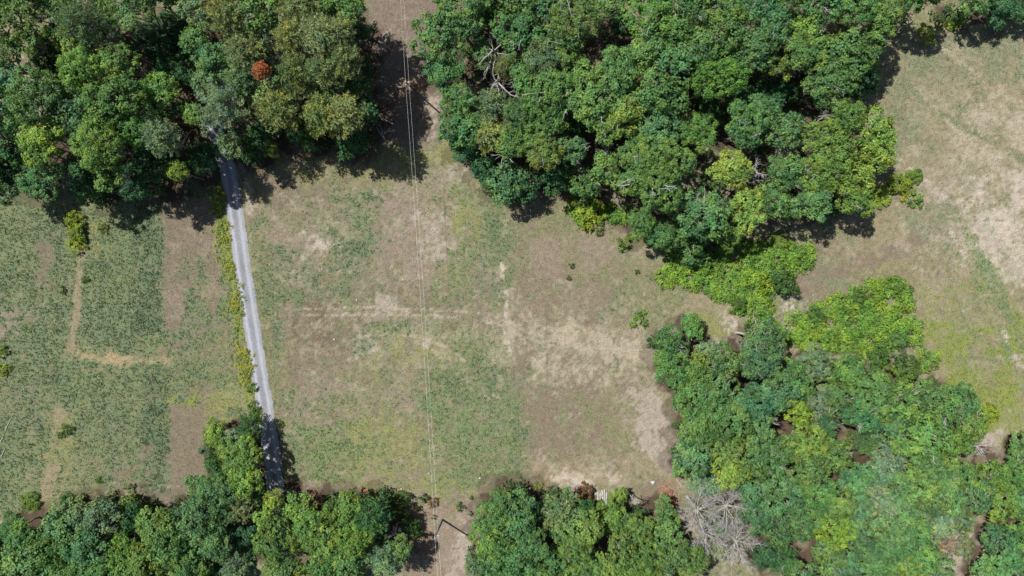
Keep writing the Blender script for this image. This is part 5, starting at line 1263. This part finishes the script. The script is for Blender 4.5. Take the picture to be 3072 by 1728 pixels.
# ---------------------------------------------------------------- power line
def pole(x, y, bx, by, h, label):
    root = link('utility_pole', None, loc=(bx, by, 0)); tag(root, label, 'utility pole', 'poles of the power line')
    ax = np.array([x - bx, y - by, h]); L = np.linalg.norm(ax); ax /= L
    at = lambda z, off=(0, 0): ax * z + np.array([off[0], off[1], 0])
    t = Tubes(); t.add([at(-.2), at(L * .33), at(L * .66), at(L - .02), at(L)], [.17, .155, .14, .125, .02], 12); link('pole', t.mesh('pole', M_pole), root)
    t = Tubes(); t.add([at(L - .02), at(L + .09), at(L + .1), at(L + .2), at(L + .21)], [.025, .03, .09, .075, .01], 10); link('insulator', t.mesh('insulator', M_porcelain), root)
    e = at(L - .58, (.46, .02)); t = Tubes(); t.add([at(L - .75), at(L - .62, (.22, .01)), e], [.04, .035, .03], 6)
    t.add([e + np.array([0, 0, z]) for z in (-.04, .02, .08, .09)], [.04, .07, .06, .01], 8); link('bracket', t.mesh('bracket', M_porcelain), root)
    t = Tubes(); t.add([at(0, (.17, 0)), at(1.2, (.165, 0)), at(2.4, (.16, 0))], [.012] * 3, 5); link('ground_wire', t.mesh('ground_wire', M_wire), root)
for p in POLES: pole(*p)
def wire(pts, label):
    P = []
    for a, b in zip(pts[:-1], pts[1:]):
        a = np.array(a); b = np.array(b); L = np.linalg.norm(b - a); sag = .00022 * L * L
        for u in np.linspace(0, 1, 25)[:-1]: q = a + (b - a) * u; P.append(q - np.array([0, 0, 4 * sag * u * (1 - u)]))
    P.append(np.array(pts[-1], float))
    t = Tubes(); t.add(P, [.008] * len(P), 6)
    tag(link('power_wire', t.mesh('power_wire', M_wire)), label, 'wire', 'wires of the power line')
for p in WIRES: wire(*p)

# ---------------------------------------------------------------- boards, logs, stakes, rocks, brush
def log_mesh(L, r, seed, bend=.06, stubs=2, mat=None):
    rg = np.random.default_rng(seed); t = Tubes(); n = 6
    P = [np.array([L * (k / n - .5), rg.normal(0, bend * L * .25), r + abs(rg.normal(0, r * .3))]) for k in range(n + 1)]
    rad = np.linspace(r * 1.15, r * .55, n + 1); rad[0] *= .8; t.add(P, rad, 7)
    t.add([P[0] - np.array([.005, 0, 0]), P[0] - np.array([.02, 0, 0])], [rad[0], .005], 7)
    for _ in range(stubs):
        k = rg.integers(1, n); q = P[k]; t.add(crooked(q, unit(np.array([rg.uniform(-.2, .8), rg.choice([-1, 1]), .3])), L * rg.uniform(.1, .22), rg, 3, .15), [r * .4, r * .3, r * .2, r * .1], 4)
    return t.mesh('log', mat or M_dead)
for i, (name, x, y, ang, L, r, stubs, label, group) in enumerate(LOGS):
    o = link(name, log_mesh(L, r, 50 + i, stubs=stubs), loc=(x, y, .03), rot=(0, 0, ang)); tag(o, label, 'log' if 'log' in name else 'branch' if 'branch' in name else 'stake', group)

def board_mesh(L, W, T, seed):
    rg = np.random.default_rng(seed); V = []; n = 5
    for k in range(n + 1):
        u = k / n; dz = .03 * math.sin(u * 3 + seed) ; wv = rg.normal(0, .006)
        for sx, sz in ((-1, 0), (1, 0), (1, 1), (-1, 1)): V.append((sx * W / 2 + wv, L * (u - .5), sz * T + dz * sz * .3 + .0))
    Fc = []
    for k in range(n):
        for j in range(4): Fc.append((k * 4 + j, k * 4 + (j + 1) % 4, k * 4 + 4 + (j + 1) % 4, k * 4 + 4 + j))
    Fc += [(3, 2, 1, 0), (n * 4, n * 4 + 1, n * 4 + 2, n * 4 + 3)]
    return mesh_np('board', V, Fc, M_board)
for i, (x, y, z, ang, L, W, label) in enumerate(BOARDS):
    o = link('board', board_mesh(L, W, .06, i), loc=(x, y, z), rot=(0, 0, ang)); tag(o, label, 'board', 'weathered boards at the wood edge')

def rock_mesh(r, seed):
    rg = np.random.default_rng(seed); V = []; Fc = []; nu, nv = 12, 7
    for j in range(nv + 1):
        for i in range(nu):
            th = i * 6.283 / nu; phi = math.pi * j / nv; d = np.array([math.sin(phi) * math.cos(th), math.sin(phi) * math.sin(th), math.cos(phi)])
            k = 1 + .18 * math.sin(3 * th + seed) * math.sin(phi) + rg.normal(0, .05) * (0 < j < nv)
            V.append(d * r * k * np.array([1, .8, .6]))
    for j in range(nv):
        for i in range(nu): Fc.append((j * nu + i, j * nu + nu + i, j * nu + nu + (i + 1) % nu, j * nu + (i + 1) % nu))
    return mesh_np('rock', V, Fc, M_rock)
for i, (x, y, r, label) in enumerate(ROCKS):
    tag(link('rock', rock_mesh(r, i), loc=(x, y, r * .35), rot=(0, 0, i * 1.3)), label, 'rock', 'pale rocks lying on the field')

def brush(x, y, rx, ry, label):
    rg = np.random.default_rng(5); t = Tubes()
    for _ in range(170):
        a = rg.uniform(0, 6.28); u = math.sqrt(rg.random()); b = (math.cos(a) * u * rx, math.sin(a) * u * ry, rg.uniform(.05, .5) * (1.2 - u))
        t.add(crooked(b, unit(np.array([rg.normal(0, 1), rg.normal(0, 1), rg.normal(0, .25)])), rg.uniform(.5, 1.4), rg, 3, .2), [.03, .025, .018, .01], 4)
    m = noisy_material('dry_brush', (.30, .15, .10), (.46, .28, .20), 2.0)
    root = link('brush_heap', None, loc=(x, y, 0)); tag(root, label, 'brush heap')
    o = link('twig_mass', t.mesh('brush_heap', m), root); o['kind'] = 'stuff'
    V, Fq, T = bunches(np.array([(rg.normal(0, rx * .4), rg.normal(0, ry * .4), .25) for _ in range(14)]), np.full(14, .45), np.tile([0, 0, 1.], (14, 1)), .22, rg, .8, 5, .5)
    lf = link('dead_leaves', mesh_np('dead_leaves', V, Fq, M_leaf, {'tint': T}), root); lf.color = (.33, .17, .11, 1); lf['kind'] = 'stuff'
brush(*BRUSH)
